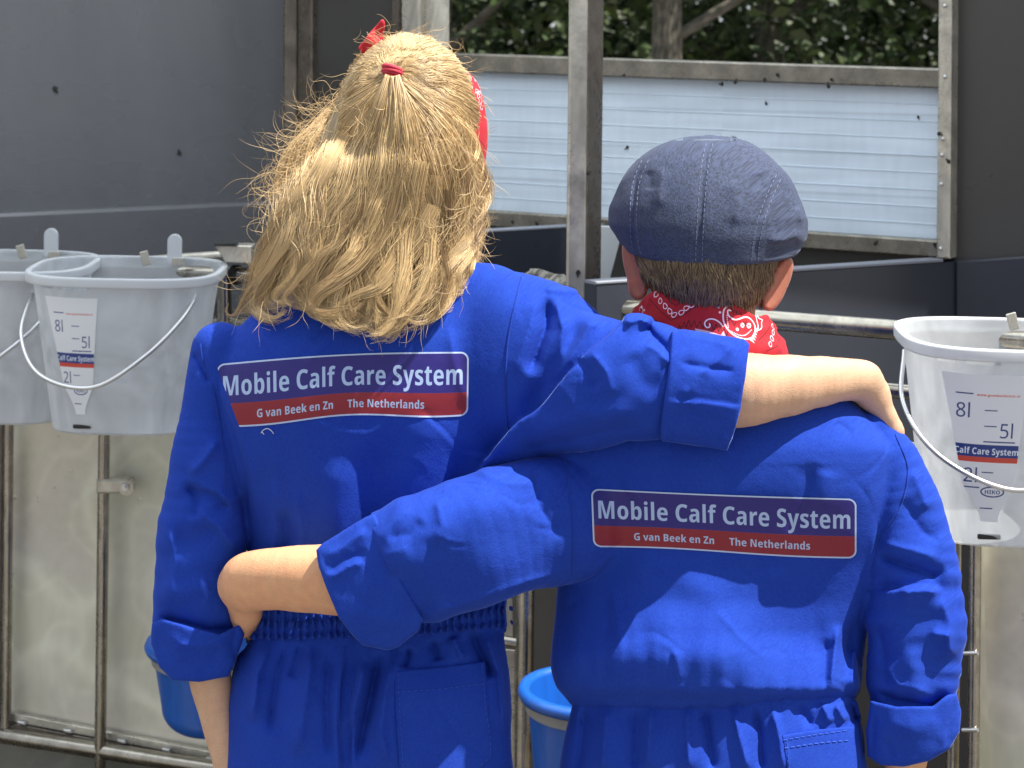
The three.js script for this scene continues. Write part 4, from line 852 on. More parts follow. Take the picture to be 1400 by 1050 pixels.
const bFoldT = folds([
  ['g', [[1112, 628], [1098, 690], [1082, 740]], 13, -9], ['g', [[1130, 640], [1122, 700]], 16, 4], ['g', [[1054, 788]], 14, 4, 9], ['g', [[1140, 576], [1155, 584], [1168, 598]], 5, -3],
  ['g', [[836, 800], [845, 850], [850, 900]], 10, 3], ['g', [[828, 810], [832, 870]], 9, -2], ['g', [[914, 880], [917, 910], [922, 940]], 7, -3], ['g', [[922, 885], [930, 935]], 7, 4], ['g', [[1146, 850], [1140, 900], [1134, 955]], 7, 8], ['g', [[1130, 870], [1126, 945]], 8, -6], ['g', [[1168, 880], [1164, 945]], 8, 5],
  ['g', [[975, 830], [1010, 870], [1050, 905]], 6, 2.5], ['g', [[850, 770], [930, 790], [1000, 830]], 22, 5], ['g', [[1096, 850]], 82, -34, 105], ['g', [[1090, 885]], 78, -24, 48], ['g', [[925, 855]], 95, 10, 75], ['g', [[820, 800]], 34, -5, 60], ['g', [[990, 625]], 120, 6, 50],
  ['g', [[766, 595], [776, 670], [782, 760]], 7, -15], ['g', [[786, 590], [791, 645], [794, 700]], 8, -13], ['g', [[776, 590], [784, 665]], 8, 8], ['g', [[800, 590], [806, 660], [804, 730]], 12, 7],
  ['s', [[1226, 592], [1242, 640], [1232, 690], [1200, 738]], 9, 4, 5], ['g', [[1200, 700], [1186, 800], [1186, 930]], 9, 5],
  ['g', [[880, 940], [960, 948], [1060, 950], [1150, 946]], 10, 4],
]);
const bFoldR = folds([
  ['g', [[1194, 756], [1235, 772], [1276, 786], [1296, 778]], 9, -15.9], ['g', [[1200, 742], [1245, 752], [1288, 764]], 12, 8.7], ['s', [[1292, 806], [1262, 802], [1224, 806], [1190, 808]], 16, -13, 10], ['g', [[1226, 812], [1262, 808], [1288, 810]], 12, 11.6], ['g', [[1268, 866], [1296, 870], [1302, 900]], 10, 8.7], ['g', [[1284, 812], [1298, 852], [1294, 905]], 14, 8.7],
  ['g', [[1200, 850], [1210, 900], [1212, 945]], 12, -8.7], ['g', [[1240, 880], [1252, 930], [1262, 970]], 16, 7.2], ['g', [[1196, 944], [1225, 958], [1276, 964], [1300, 950]], 7, -13], ['g', [[1246, 640], [1270, 700]], 14, 7.2], ['g', [[1232, 680], [1262, 728], [1288, 742]], 14, -7.2], ['g', [[1204, 900], [1228, 936], [1280, 950]], 10, 8.7],
]);
const bFoldL = folds([
  ['g', [[512, 744], [540, 712], [566, 690]], 11, 4], ['g', [[528, 735], [560, 730], [580, 710]], 12, -4.1], ['g', [[520, 760], [545, 754], [560, 748]], 8, 2], ['g', [[520, 786], [560, 800], [600, 840]], 18, -8.1], ['g', [[575, 842], [640, 824], [720, 796], [774, 780]], 12, 6.8], ['g', [[600, 850], [660, 836], [740, 806]], 7, -6.8],
  ['g', [[648, 640], [690, 660], [740, 662]], 14, 6.8], ['g', [[660, 690]], 50, 8.1, 34], ['g', [[600, 780]], 46, -9.5, 36], ['g', [[712, 742]], 50, -8.1, 40], ['g', [[730, 640], [736, 690], [770, 740]], 14, -6.8], ['g', [[596, 676], [604, 720], [590, 750]], 14, 6.8], ['g', [[560, 768]], 24, 3, 20],
]);
const crumpleB = (x, y, z) => bump3(x + 300, y * 0.7, z, 88, 2.0) + creases(x + 40, y + 70, z) + bump3(x, y + 9, z, 13, 0.25);
const bTop = (x, y, z) => {
  const back = sstep(-30, 20, z);
  let a = bTrunk(x, y, z), b = bSleeveR(x, y, z), c = bSleeveL(x, y, z);
  if (Math.min(a, b, c) > 40) return Math.min(a, b, c) - 12;
  const cr = crumpleB(x, y, z);
  a -= bFoldT(x, y) * back + cr + 5 * noise(x / 20, y / 200, 2) * sstep(800, 930, y) * back; b -= 4.5 * noise(x / 70 - y / 140, y / 22, 6) * sstep(690, 780, y) * back; c -= 2 * noise(x / 26, y / 80 + x / 90, 8) * sstep(720, 600, x) * back; b -= bFoldR(x, y) * back + cr; c -= bFoldL(x, y) * back + cr * 1.1;
  let d = smin(smin(a, b, 8), c, 10);
  return smax(d, 524 - x - (y - 760) * -0.45, 4);
};
const bJacket = shape('coverall', bTop, [505, 440, -145, 1335, 985, 245], 3.2, M.cloth, boy, bBase);
const bHead = head([967, 335, -6], 101, 135, 118);
const bHandL = hand(V(334, 800, 62), V(-0.06, 0.2, -0.97), V(0.95, 0.1, -0.1), 180, 0.3, -1);
const bHandR = hand(V(1238, 1072, 8), V(-0.05, 0.98, 0.05), V(-0.9, 0, -0.2), 185, 0.5, 1);
const earL = ear([[852, 334], [862, 336], [876, 356], [884, 384], [884, 402], [872, 410], [862, 404], [857, 380], [851, 352]], -2, 4.5, 0.5), earR = ear([[1079, 351], [1084, 358], [1083, 374], [1075, 396], [1066, 414], [1054, 425], [1044, 422], [1044, 405], [1054, 382], [1066, 360]], -2, 4.5, -0.5);
const bCore = union([bHead, cone(967, 380, -6, 66, 967, 500, -4, 64), cone(975, 530, 0, 66, 975, 940, -4, 70), cone(967, 510, 0, 36, 1170, 620, 4, 30), cone(967, 510, 0, 36, 810, 650, 30, 38),
  cone(1196, 640, 6, 26, 1250, 840, 10, 28), limb([[1222, 850, 1282, 846, 10], [1216, 960, 1276, 956, 10], [1206, 1020, 1272, 1018, 8], [1212, 1068, 1262, 1066, 8]]),
  cone(790, 690, 60, 42, 640, 750, 140, 40), limb([[620, 710, 620, 800, 146, 0.9], [540, 738, 545, 838, 148, 0.9], [470, 742, 476, 842, 130, 0.88], [420, 745, 420, 838, 118, 0.88], [378, 749, 374, 834, 104, 0.86], [348, 754, 340, 836, 84, 0.86], [336, 764, 330, 834, 70, 0.85]]),
  cone(334, 806, 64, 30, 336, 838, 46, 19), cone(336, 838, 46, 19, 331, 862, 34, 11), bHandL, bHandR], 14);
const bBones = (x, y, z) => smin(bCore(x, y, z), Math.min(earL(x, y, z), earR(x, y, z)), 5);
{
  const g = netMesh(bBones, [270, 180, -190, 1330, 1290, 210], 3.6), ps = g.userData.rest, id = g.index.array, A = [], E = [];
  delete g.userData.rest;
  for (let i = 0; i < id.length; i += 3) { const x = ps[id[i] * 3], y = ps[id[i] * 3 + 1], z = ps[id[i] * 3 + 2], inEar = Math.min(earL(x, y, z), earR(x, y, z)) < bCore(x, y, z) - 1; (inEar ? E : A).push(id[i], id[i + 1], id[i + 2]); }
  g.setIndex(new THREE.BufferAttribute(new Uint32Array([...A, ...E]), 1));
  g.addGroup(0, A.length, 0); g.addGroup(A.length, E.length, 1);
  mesh('body', g, [M.skinBoy, M.ear], boy, bBase);
}
// cuffs
shape('cuff', cuff([[432, 752], [440, 744], [498, 708], [512, 702], [518, 716], [532, 762], [552, 802], [578, 846], [572, 862], [545, 884], [530, 889], [496, 882], [480, 866], [462, 842], [446, 802], [436, 776]], [[514, 692, 588, 874, 148, 0.62], [470, 716, 540, 890, 142, 0.62], [424, 744, 484, 892, 134, 0.62]], limb([[410, 735, 418, 842, 120, 0.9], [500, 728, 512, 848, 138, 0.92]]), folds([
  ['g', [[445, 786], [470, 766], [505, 752]], 7, -5], ['g', [[440, 764], [470, 748], [505, 722]], 9, 4], ['g', [[446, 794], [475, 776], [500, 768]], 6, 5], ['g', [[512, 706], [530, 764], [572, 846]], 6, 4], ['g', [[470, 830], [520, 850], [560, 850]], 16, 3], ['g', [[500, 870], [545, 860]], 10, -3]])), [415, 690, 50, 600, 905, 240], 3, M.cloth, bJacket, bBase);
shape('cuff', cuff([[1190, 958], [1225, 966], [1275, 966], [1296, 950], [1308, 948], [1314, 972], [1312, 1000], [1298, 1024], [1270, 1040], [1236, 1048], [1204, 1046], [1186, 1034], [1184, 1000]], [[1180, 956, 1316, 946, 10, 0.92], [1180, 1000, 1316, 996, 10, 0.92], [1184, 1052, 1302, 1048, 9, 0.92]], limb([[1212, 935, 1284, 935, 10, 0.9], [1208, 1060, 1274, 1060, 8, 0.9]]), folds([['g', [[1205, 985], [1250, 996], [1290, 985]], 16, 4], ['g', [[1210, 1010], [1222, 1040]], 10, -3], ['s', [[1308, 952], [1296, 985], [1292, 1025]], 8, 4, 5], ['g', [[1196, 976], [1192, 1036]], 3.5, -2.5]])), [1165, 930, -80, 1335, 1065, 110], 3, M.cloth, bJacket, bBase);
// trousers
const bHips = trunk([[948, 786, 1166, 92, -94], [975, 778, 1172, 98, -96], [1010, 770, 1180, 106, -100], [1060, 764, 1186, 112, -104], [1160, 766, 1190, 106, -100]], 2.6);
const bFoldP = folds([
  ['g', [[800, 962], [795, 1010], [790, 1060]], 9, -9.8], ['g', [[830, 962], [822, 1060]], 10, 9.8], ['g', [[872, 962], [868, 1060]], 9, -11.7], ['g', [[890, 962], [884, 1060]], 8, 9.8], ['g', [[940, 962], [942, 1060]], 10, 9.8], ['g', [[962, 962], [968, 1000], [976, 1060]], 7, -11.7], ['g', [[1000, 962], [1012, 1010], [1024, 1060]], 8, 11.7], ['g', [[1030, 964], [1038, 1000], [1042, 1060]], 7, -13.7], ['g', [[1056, 966], [1066, 1010], [1072, 1060]], 7, 11.7], ['g', [[1092, 962], [1112, 995]], 7, -9.8], ['g', [[1124, 962], [1136, 990]], 6, 11.7], ['g', [[1142, 962], [1156, 988]], 6, 11.7], ['s', [[1164, 956], [1176, 988]], 8, -9.8, 5],
]);
const bPlain = lowerBody(bHips, 868, 1084, 1110, 100, YFLOOR);
const bTrouser = (x, y, z) => { const d = bPlain(x, y, z); if (d > 30) return d - 10; return d - (bFoldP(x, y) * sstep(-30, 20, z) + crumpleB(x, y * 0.6, z) * 0.8 + 3 * noise(x / 10, y / 180, 6) * sstep(1050, 960, y)); };
trousers(bTrouser, [735, 942, -150, 1220, YFLOOR, 165], 3.4, bJacket, bBase);
const bPocket = pocketOn((x, y, z) => bPlain(x, y, z) - bFoldP(x, y) * 0.7 - crumpleB(x, y * 0.6, z) * 0.75, [[1069, 1005], [1120, 997], [1167, 993], [1168, 1070], [1160, 1110], [1085, 1112]], 4.2);
const bPk = shape('pocket', bPocket, [1055, 980, 40, 1190, 1125, 140], 2.6, M.cloth, bJacket, bBase);
bPk.userData.label = 'patch pocket on the right seat of the trousers';
mesh('stitching', clean([stitches(bPocket, [[1073, 1023], [1120, 1016], [1164, 1012]], 0.8), stitches(bPocket, [[1075, 1008], [1079, 1050], [1084, 1100]], 0.7), stitches(bPocket, [[1071, 1012], [1120, 1004], [1164, 998]], 0.6)]), M.thread, bJacket, bBase);
{
  const q = (u, v) => { const top = [lerp(808, 1171, u), 668 + 14 * u + 1.5 * Math.sin(Math.PI * u)], bot = [lerp(811, 1171, u), 748 + 15 * u - 2 * Math.sin(6 * u)]; return [lerp(top[0], bot[0], v), lerp(top[1], bot[1], v)]; };
  mesh('print', patch(bTop, q, 120, 30, 1.3), M.print, bJacket, bBase);
}
mesh('seam', clean([seam(bTop, [[1224, 594], [1241, 640], [1232, 690], [1206, 734], [1190, 790]]), seam(bTop, [[770, 618], [777, 660], [783, 720], [783, 785]])]), M.cloth, bJacket, bBase);
boots(boy, bBase, 868, 1084, YFLOOR);

// ---------- hair of the girl ----------
M.hairMass = std({ color: lin(0.5, 0.36, 0.19), roughness: 0.7, map: dataTex(512, (x, y) => { const s = 0.75 + 0.55 * noise(x / 3.2, y / 90, 3) + 0.4 * noise(x / 9, y / 140, 8); return [s, s, s]; }, [7, 3], true) });
const gHz = (x, y) => {
  const a = 1 - ((x - 561) / 104) ** 2 - ((y - 186) / 140) ** 2, e = a > 0 ? 118 * Math.sqrt(a) : -40;
  const xc = lerp(560, 498, sstep(150, 360, y)), hw = lerp(102, 152, sstep(140, 300, y)), b = 1 - ((x - xc) / hw) ** 2, top = sstep(110, 230, y) * lerp(113, 122, sstep(300, 460, y));
  const h = top * Math.sqrt(Math.max(0, b)) - (b < 0 ? 10 : 0) - (1 - sstep(110, 200, y)) * 60;
  return Math.max(-30, -smin(-e, -h, 26));
};
const blond = () => { const t = clamp(0.47 + gauss() * 0.46), k = rr(0.85, 1.12); return [lerp(0.29, 0.88, t) * k, lerp(0.18, 0.645, t) * k, lerp(0.082, 0.335, t) * k]; };
function comb(hair, guides, clumps, per, o) {
  const G = guides.map((g) => new THREE.CatmullRomCurve3(g.map(([x, y]) => V(x, y, 0)), false, 'centripetal').getSpacedPoints(30)), n = G.length - 1, steps = o.steps ?? 24;
  for (let c = 0; c < clumps; c++) {
    const u0 = rnd() * n, ph = 7 * noise(u0 * 0.8, clumps * 0.37) + gauss() * 0.9, fr = 2.9 + 0.9 * noise(u0 * 0.5, 3.3) + gauss() * 0.2, amp = (o.wave ?? 5) * rr(0.4, 1.3), z0 = rr(o.z[0], o.z[1]), tone = blond(), L0 = rr(o.len?.[0] ?? 0.85, 1), dx0 = gauss() * (o.jx ?? 5), dy0 = gauss() * (o.jy ?? 4), curl = rr(0, 1) < (o.curl ?? 0) ? rr(5, 11) * (rnd() < 0.5 ? -1 : 1) : 0;
    for (let s = 0; s < per; s++) {
      const du = gauss() * (o.spread ?? 0.5), off = gauss() * (o.width ?? 5), dz = gauss() * (o.thick ?? 4), pts = [], L = L0 * rr(0.86, 1), ph2 = ph + gauss() * 0.45, t0 = o.from ? rr(0, o.from) : 0;
      const m = rr(0.82, 1.2), tn = [tone[0] * m, tone[1] * m, tone[2] * m * rr(0.9, 1.05)];
      for (let i = 0; i <= steps; i++) {
        const t = t0 + (L - t0) * i / steps, gather = 1 - 0.72 * sstep(0.25, 1, t), u = clamp(u0 + du * gather, 0, n - 1e-4), a = Math.floor(u), w = u - a, q = t * 30, j = Math.min(29, Math.floor(q)), e = q - j;
        const p = G[a][j], p1 = G[a][j + 1], r = G[a + 1][j], r1 = G[a + 1][j + 1];
        let x = lerp(lerp(p.x, p1.x, e), lerp(r.x, r1.x, e), w), y = lerp(lerp(p.y, p1.y, e), lerp(r.y, r1.y, e), w);
        const tx = lerp(p1.x - p.x, r1.x - r.x, w), ty = lerp(p1.y - p.y, r1.y - r.y, w), l = hyp2(tx, ty) + 1e-6, wv = Math.sin(t * fr * 6.28 + ph2) * amp * sstep(0.12, 0.6, t) + off * gather * (o.pin ? sstep(0, 0.25, o.pin > 0 ? t : 1 - t) : 1);
        x += -ty / l * wv + dx0 * sstep(0.05, 0.5, t); y += tx / l * wv + dy0 * sstep(0.05, 0.5, t);
        if (curl) { const cu = sstep(0.7, 1, t), an = cu * 5.2 + ph; x += Math.cos(an) * curl * cu; y += Math.sin(an) * Math.abs(curl) * cu; }
        pts.push([x, y, gHz(x, y) + (z0 + dz * gather) * (o.ramp ? sstep(0, 0.35, t) : 1)  + Math.sin(t * fr * 4 + ph) * 3 + (o.lift ? o.lift * sstep(0.3, 1, t) : 0)]);
      }
      hair.add(pts, (o.r ?? 0.62) * rr(0.75, 1.25), tn);
    }
  }
}
{
  // the mass that lies under the visible strands
  const mass = (x, y, z) => {
    const w = bump3(x * 1.0, y * 0.25, z, 13, 3.5), e = near((X, Y, Zc) => (hyp3((X - 561) / 97, (Y - 188) / 133, Zc / 110) - 1) * 97, 561, 188, 0, 150)(x, y, z);
    const hang = gMassTrunk(x, y, z);
    return smin(e, hang, 20) - w;
  };
  const gMassTrunk = trunk([[130, 470, 648, 60, -30], [200, 432, 652, 88, -40], [270, 408, 652, 96, -40], [330, 400, 636, 98, -40], [358, 402, 620, 98, -30], [382, 420, 590, 100, 0]], 2.2);
  const hm = shape('hair', mass, [360, 35, -130, 690, 395, 135], 4.5, M.hairMass, girl, gBase);
  hm.userData.label = 'long wavy blond hair, half of it tied up';
  const H = ribbonHair();
  const under = [
    [[505, 108], [455, 150], [412, 200], [388, 260], [372, 330], [350, 385], [331, 425], [318, 432], [324, 412]],
    [[510, 115], [450, 170], [408, 240], [386, 320], [366, 380], [352, 412], [362, 436], [384, 428], [378, 406]],
    [[515, 120], [470, 180], [432, 250], [412, 320], [388, 370], [380, 404], [400, 402], [412, 388], [400, 372]],
    [[520, 122], [480, 190], [446, 270], [426, 340], [417, 385], [426, 412], [455, 420], [490, 410], [512, 398]],
    [[525, 125], [500, 200], [472, 280], [450, 340], [434, 390], [426, 414], [450, 424], [486, 416], [505, 404]],
    [[530, 130], [520, 210], [500, 290], [488, 350], [482, 400], [492, 438], [515, 456], [532, 444], [528, 425]],
    [[540, 130], [545, 210], [535, 290], [528, 350], [522, 400], [534, 436], [520, 457], [500, 442], [494, 425]],
    [[550, 130], [572, 210], [576, 290], [562, 350], [550, 400], [548, 432], [530, 452], [512, 446], [500, 430]],
    [[560, 125], [596, 200], [606, 280], [602, 340], [596, 390], [575, 428], [548, 442], [526, 436], [512, 420]],
    [[565, 120], [612, 190], [626, 270], [622, 330], [610, 370], [608, 405], [592, 432], [566, 440], [548, 432]],
    [[570, 115], [624, 180], [640, 260], [642, 310], [636, 345], [636, 370], [630, 386], [612, 390], [598, 384]],
    [[575, 110], [634, 160], [650, 230], [654, 290], [648, 325], [640, 352], [640, 374], [622, 384], [606, 372]],
  ];
  for (const u of under) u[0] = [lerp(u[0][0], 537, 0.75), lerp(u[0][1], 104, 0.75)];
  comb(H, under, 800, 14, { z: [-6, 12], wave: 12, spread: 0.3, width: 6, curl: 0.35, jx: 7, jy: 5, len: [0.5, 0.8], steps: 34, from: 0.05, r: 0.32 });
  comb(H, under, 420, 9, { ramp: 1, z: [6, 26], wave: 13, spread: 0.25, width: 5, thick: 4, curl: 0.3, jx: 9, jy: 6, len: [0.6, 0.92], steps: 34, r: 0.32 });
  // single locks, each with its own bend, over the ends
  const locks = [
    [[470, 180], [430, 250], [398, 300], [370, 345], [350, 385], [345, 415], [360, 434], [377, 437], [386, 422], [376, 409]], [[440, 210], [405, 270], [385, 330], [362, 370], [346, 400], [326, 430], [316, 426], [328, 408]],
    [[480, 200], [455, 270], [428, 335], [402, 370], [388, 392], [372, 404], [378, 416], [396, 408]], [[500, 210], [482, 280], [456, 330], [432, 352], [424, 370], [428, 386], [420, 398]], [[545, 230], [528, 300], [500, 350], [456, 382], [428, 404], [424, 420], [452, 424], [490, 414], [506, 400]],
    [[560, 240], [556, 310], [534, 356], [516, 380], [513, 400], [526, 422], [534, 444], [522, 456]], [[570, 220], [562, 290], [550, 350], [546, 384], [541, 420], [526, 448], [506, 451], [497, 438]], [[600, 240], [592, 320], [586, 370], [575, 410], [550, 436], [526, 452], [512, 454]],
    [[612, 260], [604, 340], [608, 386], [602, 415], [585, 432], [560, 438], [542, 430]], [[640, 240], [636, 320], [643, 362], [641, 380], [626, 391], [608, 392]], [[590, 280], [560, 340], [530, 372], [492, 400], [460, 417], [430, 416]],
    [[642, 220], [644, 290], [634, 340], [622, 372], [616, 396], [604, 412]], [[420, 230], [396, 280], [390, 320], [404, 350], [396, 380], [372, 396]], [[520, 260], [496, 310], [470, 350], [452, 372], [436, 380], [424, 376]],
    [[575, 260], [590, 320], [580, 360], [560, 392], [558, 420], [572, 432]], [[630, 200], [644, 260], [640, 310], [620, 350], [606, 372], [602, 400], [584, 420]], [[456, 220], [420, 290], [414, 330], [424, 360], [412, 384], [392, 396]], [[540, 300], [545, 350], [528, 390], [510, 410], [500, 432], [508, 446]],
  ];
  for (const l of locks) for (let k = 0; k < 3; k++) { const jx = gauss() * 6, jy = gauss() * 5, g = l.map(([x, y], i) => [x + jx * (i + 1) / 4 + gauss() * 3, y + jy * (i + 1) / 5 + gauss() * 2]); comb(H, [g, g.map(([x, y], i) => [x + 5, y + 2])], 2, 40, { z: [14, 32], wave: 3, spread: 0.7, width: 8, thick: 3, jx: 1.5, jy: 1.5, curl: 0.1, len: [0.86, 1], steps: 40, r: 0.32 }); }
  comb(H, under, 1000, 1, { ramp: 1, z: [4, 34], wave: 13, spread: 0.2, width: 8, thick: 4, curl: 0.5, jx: 12, jy: 9, len: [0.55, 1], steps: 30, r: 0.26 });
  const tail = [
    [[527, 101], [508, 150], [472, 210], [440, 280], [412, 335], [384, 385]],
    [[530, 103], [514, 160], [488, 230], [464, 290], [436, 345], [412, 392]],
    [[535, 104], [526, 160], [512, 230], [494, 300], [474, 345], [452, 385]],
    [[538, 104], [540, 160], [530, 230], [514, 290], [500, 335], [484, 362]],
    [[543, 103], [549, 150], [550, 210], [542, 260], [532, 310], [516, 346]],
    [[546, 102], [560, 150], [570, 210], [572, 262], [560, 310], [548, 350]],
  ];
  comb(H, tail, 420, 13, { z: [16, 32], wave: 6, spread: 0.28, width: 5, thick: 4, jx: 5, jy: 4, curl: 0.1, len: [0.5, 1], steps: 26, pin: 1, r: 0.32 });
  const crown = [
    [[452, 178], [470, 150], [500, 118], [528, 100]], [[462, 140], [485, 118], [508, 104], [528, 98]], [[478, 98], [498, 92], [515, 91], [530, 95]], [[497, 68], [510, 72], [524, 80], [533, 92]],
    [[522, 52], [530, 60], [535, 72], [536, 91]], [[556, 45], [552, 56], [545, 70], [539, 91]], [[592, 55], [574, 62], [556, 74], [542, 92]], [[622, 80], [596, 80], [566, 84], [545, 95]],
    [[643, 112], [610, 100], [576, 94], [546, 97]], [[655, 148], [622, 126], [582, 108], [547, 100]], [[652, 178], [620, 150], [580, 120], [546, 102]],
  ];
  comb(H, crown, 300, 20, { r: 0.32, z: [2, 11], wave: 3.6, spread: 0.5, width: 6, jx: 3, jy: 2, len: [0.97, 1], steps: 14, pin: -1, from: 0.0 });
  // frizz: single hairs that stand off the outline, most of them on the left
  const edge = [[470, 110], [440, 150], [405, 185], [380, 215], [372, 260], [376, 310], [360, 360], [340, 400]], edgeR = [[500, 56], [540, 44], [590, 52], [630, 85], [652, 130], [658, 200], [658, 270], [654, 320], [642, 370]], low = [[350, 430], [430, 425], [500, 450], [560, 440], [610, 410], [640, 380]];
  const wild = (line, n, out, len, z) => {
    const c = new THREE.CatmullRomCurve3(line.map(([x, y]) => V(x, y, 0)), false, 'centripetal');
    for (let i = 0; i < n; i++) {
      const a = c.getPoint(rnd()), inx = rr(-8, 36) * -out[0], iny = rr(-8, 22) * -out[1] , L = rr(len[0], len[1]), pts = [], ang0 = Math.atan2(out[1], out[0]) + gauss() * 0.9, k1 = gauss() * 0.16, k2 = gauss() * 0.2, z0 = rr(z[0], z[1]), tone = blond(), st = 16; let x = a.x + inx, y = a.y + iny, an = ang0;
      for (let s = 0; s <= st; s++) { pts.push([x, y, Math.max(z0, gHz(x, y) + 4) * 0.6 + z0 * 0.4 + s * 0.6]); an += (k1 + k2 * Math.sin(s * 0.55 + i)) * L / st / 3 * 1.5; x += Math.cos(an) * L / st; y += Math.sin(an) * L / st + 0.25; }
      hairAdd(pts, rr(0.12, 0.23), tone.map((v) => v * 1.1));
    }
  };
  const hairAdd = H.add;
  wild(edge, 130, [-0.85, 0.3], [30, 100], [0, 60]); wild([[455, 150], [410, 200], [385, 260]], 110, [-0.9, 0.1], [30, 90], [0, 60]);
  wild(edgeR, 130, [0.75, 0.15], [16, 46], [0, 50]); wild(low, 40, [0, 0.9], [16, 46], [110, 135]); wild([[490, 70], [540, 46], [600, 56]], 24, [0, -0.9], [12, 28], [10, 60]);
  wild([[480, 160], [560, 170], [630, 200], [640, 300], [560, 300], [450, 300]], 200, [-0.2, 0.9], [24, 60], [122, 142]);
  mesh('strands', H.build(gBase), M.strand, hm);
  // the tie and the red headband
  M.tie = std({ color: lin(0.5, 0.03, 0.06), roughness: 0.7 });
  const z = gHz(536, 98) + 14, tg = [];
  for (const [dy, r, a] of [[-3.5, 12, 0.32], [1.5, 12.5, 0.22], [5, 11.5, 0.3]]) { const pts = []; for (let i = 0; i < 26; i++) { const t = i / 26 * 6.283; pts.push(K(536.5 + Math.cos(t) * r, 97.5 + dy + Math.cos(t) * r * a - Math.sin(t) * 3, z + Math.sin(t) * r * 0.9 - 4)); } tg.push(new THREE.TubeGeometry(new THREE.CatmullRomCurve3(pts, true), 60, 2.9 * S, 8, true)); }
  const tie = mesh('hair_tie', clean(tg), M.tie, hm, gBase);
  tie.userData.label = 'red elastic hair tie';
}
// ---------- red printed cotton ----------
const kx = (x) => Math.asin(clamp((x - 967) / 107, -0.999, 0.999)) / 6.283 + 0.5, kerTex = canvasTex(2048, 448, (c, w, h) => {
  const sc = 3.07, X = (x) => kx(x) * w, Y = (y) => (y - 390) / 140 * h;
  c.fillStyle = '#b01526'; c.fillRect(0, 0, w, h);
  const white = '#f3dfe4', dark = '#35060c';
  const drop = (x, y, a, s, col = white, lw = 4.2) => { c.save(); c.translate(x, y); c.rotate(a); c.scale(s, s); c.strokeStyle = col; c.lineWidth = lw / s; c.beginPath(); c.moveTo(0, -9); c.bezierCurveTo(9, -1, 8, 9, 0, 9); c.bezierCurveTo(-8, 9, -9, -1, 0, -9); c.stroke(); c.restore(); };
  const dots = (pts, r, col = white) => { c.fillStyle = col; for (const [x, y] of pts) { c.beginPath(); c.arc(x, y, r, 0, 7); c.fill(); } };
  const zig = (pts, amp, n) => { c.strokeStyle = dark; c.lineWidth = 3; c.beginPath(); const L = pts.length - 1; for (let i = 0; i <= n; i++) { const t = i / n * L, a = Math.min(L - 1, Math.floor(t)), e = t - a, x = lerp(pts[a][0], pts[a + 1][0], e), y = lerp(pts[a][1], pts[a + 1][1], e) + (i % 2 ? amp : -amp); i ? c.lineTo(x, y) : c.moveTo(x, y); } c.stroke(); };
  const line = (pts, col, lw) => { c.strokeStyle = col; c.lineWidth = lw; c.lineCap = c.lineJoin = 'round'; c.beginPath(); pts.forEach(([x, y], i) => (i ? c.lineTo(x, y) : c.moveTo(x, y))); c.stroke(); };
  const P2 = (l) => l.map(([x, y]) => [X(x), Y(y)]);
  const flower = (x, y, r) => { c.fillStyle = white; for (let i = 0; i < 8; i++) { c.beginPath(); c.ellipse(x + Math.cos(i * 0.785) * r * 0.6, y + Math.sin(i * 0.785) * r * 0.6, r * 0.42, r * 0.3, i * 0.785, 0, 7); c.fill(); } c.fillStyle = '#8c1020'; c.beginPath(); c.arc(x, y, r * 0.25, 0, 7); c.fill(); };
  const paisley = (ox, oy, s, flip) => {
    c.save(); c.translate(ox, oy); c.scale(flip ? -s : s, s);
    const body = () => { c.beginPath(); c.moveTo(-62, -78); c.bezierCurveTo(-90, -70, -92, -20, -62, 26); c.bezierCurveTo(-34, 66, 40, 78, 66, 38); c.bezierCurveTo(86, 2, 66, -34, 30, -34); c.bezierCurveTo(-2, -34, -30, -4, -58, -40); c.bezierCurveTo(-66, -54, -62, -70, -46, -62); };
    body(); c.strokeStyle = white; c.lineWidth = 7; c.lineCap = 'round'; c.stroke();
    c.save(); c.scale(0.86, 0.86); c.translate(2, 2);
    c.fillStyle = white; for (let i = 0; i < 17; i++) { const a = i / 16, x = lerp(-64, 60, a), y = 22 + Math.sin(a * 3.1) * 26 - a * 8; c.beginPath(); c.arc(x, y + 9, 3.2, 0, 7); c.fill(); } for (let i = 0; i < 7; i++) { c.beginPath(); c.arc(-78 + i * 0.5, -50 + i * 10, 3.4, 0, 7); c.fill(); }
    c.restore(); flower(42, 4, 13); flower(8, 2, 12); flower(-22, 20, 8); c.strokeStyle = dark; c.lineWidth = 3; c.beginPath(); c.moveTo(-50, -30); c.lineTo(-34, 4); c.lineTo(-26, -12); c.moveTo(14, -16); c.lineTo(22, 2); c.lineTo(30, -18); c.stroke();
    c.strokeStyle = white; c.lineWidth = 6; c.beginPath(); c.moveTo(-86, 6); c.bezierCurveTo(-120, -46, -176, -24, -160, 6); c.bezierCurveTo(-150, 20, -136, 8, -142, -4); c.stroke();
    c.beginPath(); c.fillStyle = white; for (let i = 0; i < 6; i++) { c.moveTo(30 + i * 9, 66 - i * 9); c.lineTo(52 + i * 8, 82 - i * 12); c.lineTo(44 + i * 9, 58 - i * 10); } c.fill();
    c.strokeStyle = white; c.lineWidth = 5; c.beginPath(); c.moveTo(80, -52); c.bezierCurveTo(100, -40, 98, 0, 84, 24); c.bezierCurveTo(120, 20, 112, -10, 138, -20); c.bezierCurveTo(120, -30, 112, -20, 104, -34); c.closePath(); c.stroke();
    c.restore();
  };
  // the border of drops that runs down and up again on the back
  const seq = [[891, 402], [899, 411], [907, 418], [914, 425], [921, 430], [931, 427], [938, 421], [946, 417], [955, 412]];
  seq.forEach(([x, y], i) => drop(X(x), Y(y), i < 4 ? -0.5 : 0.6 + 0.1 * i, 1.5));
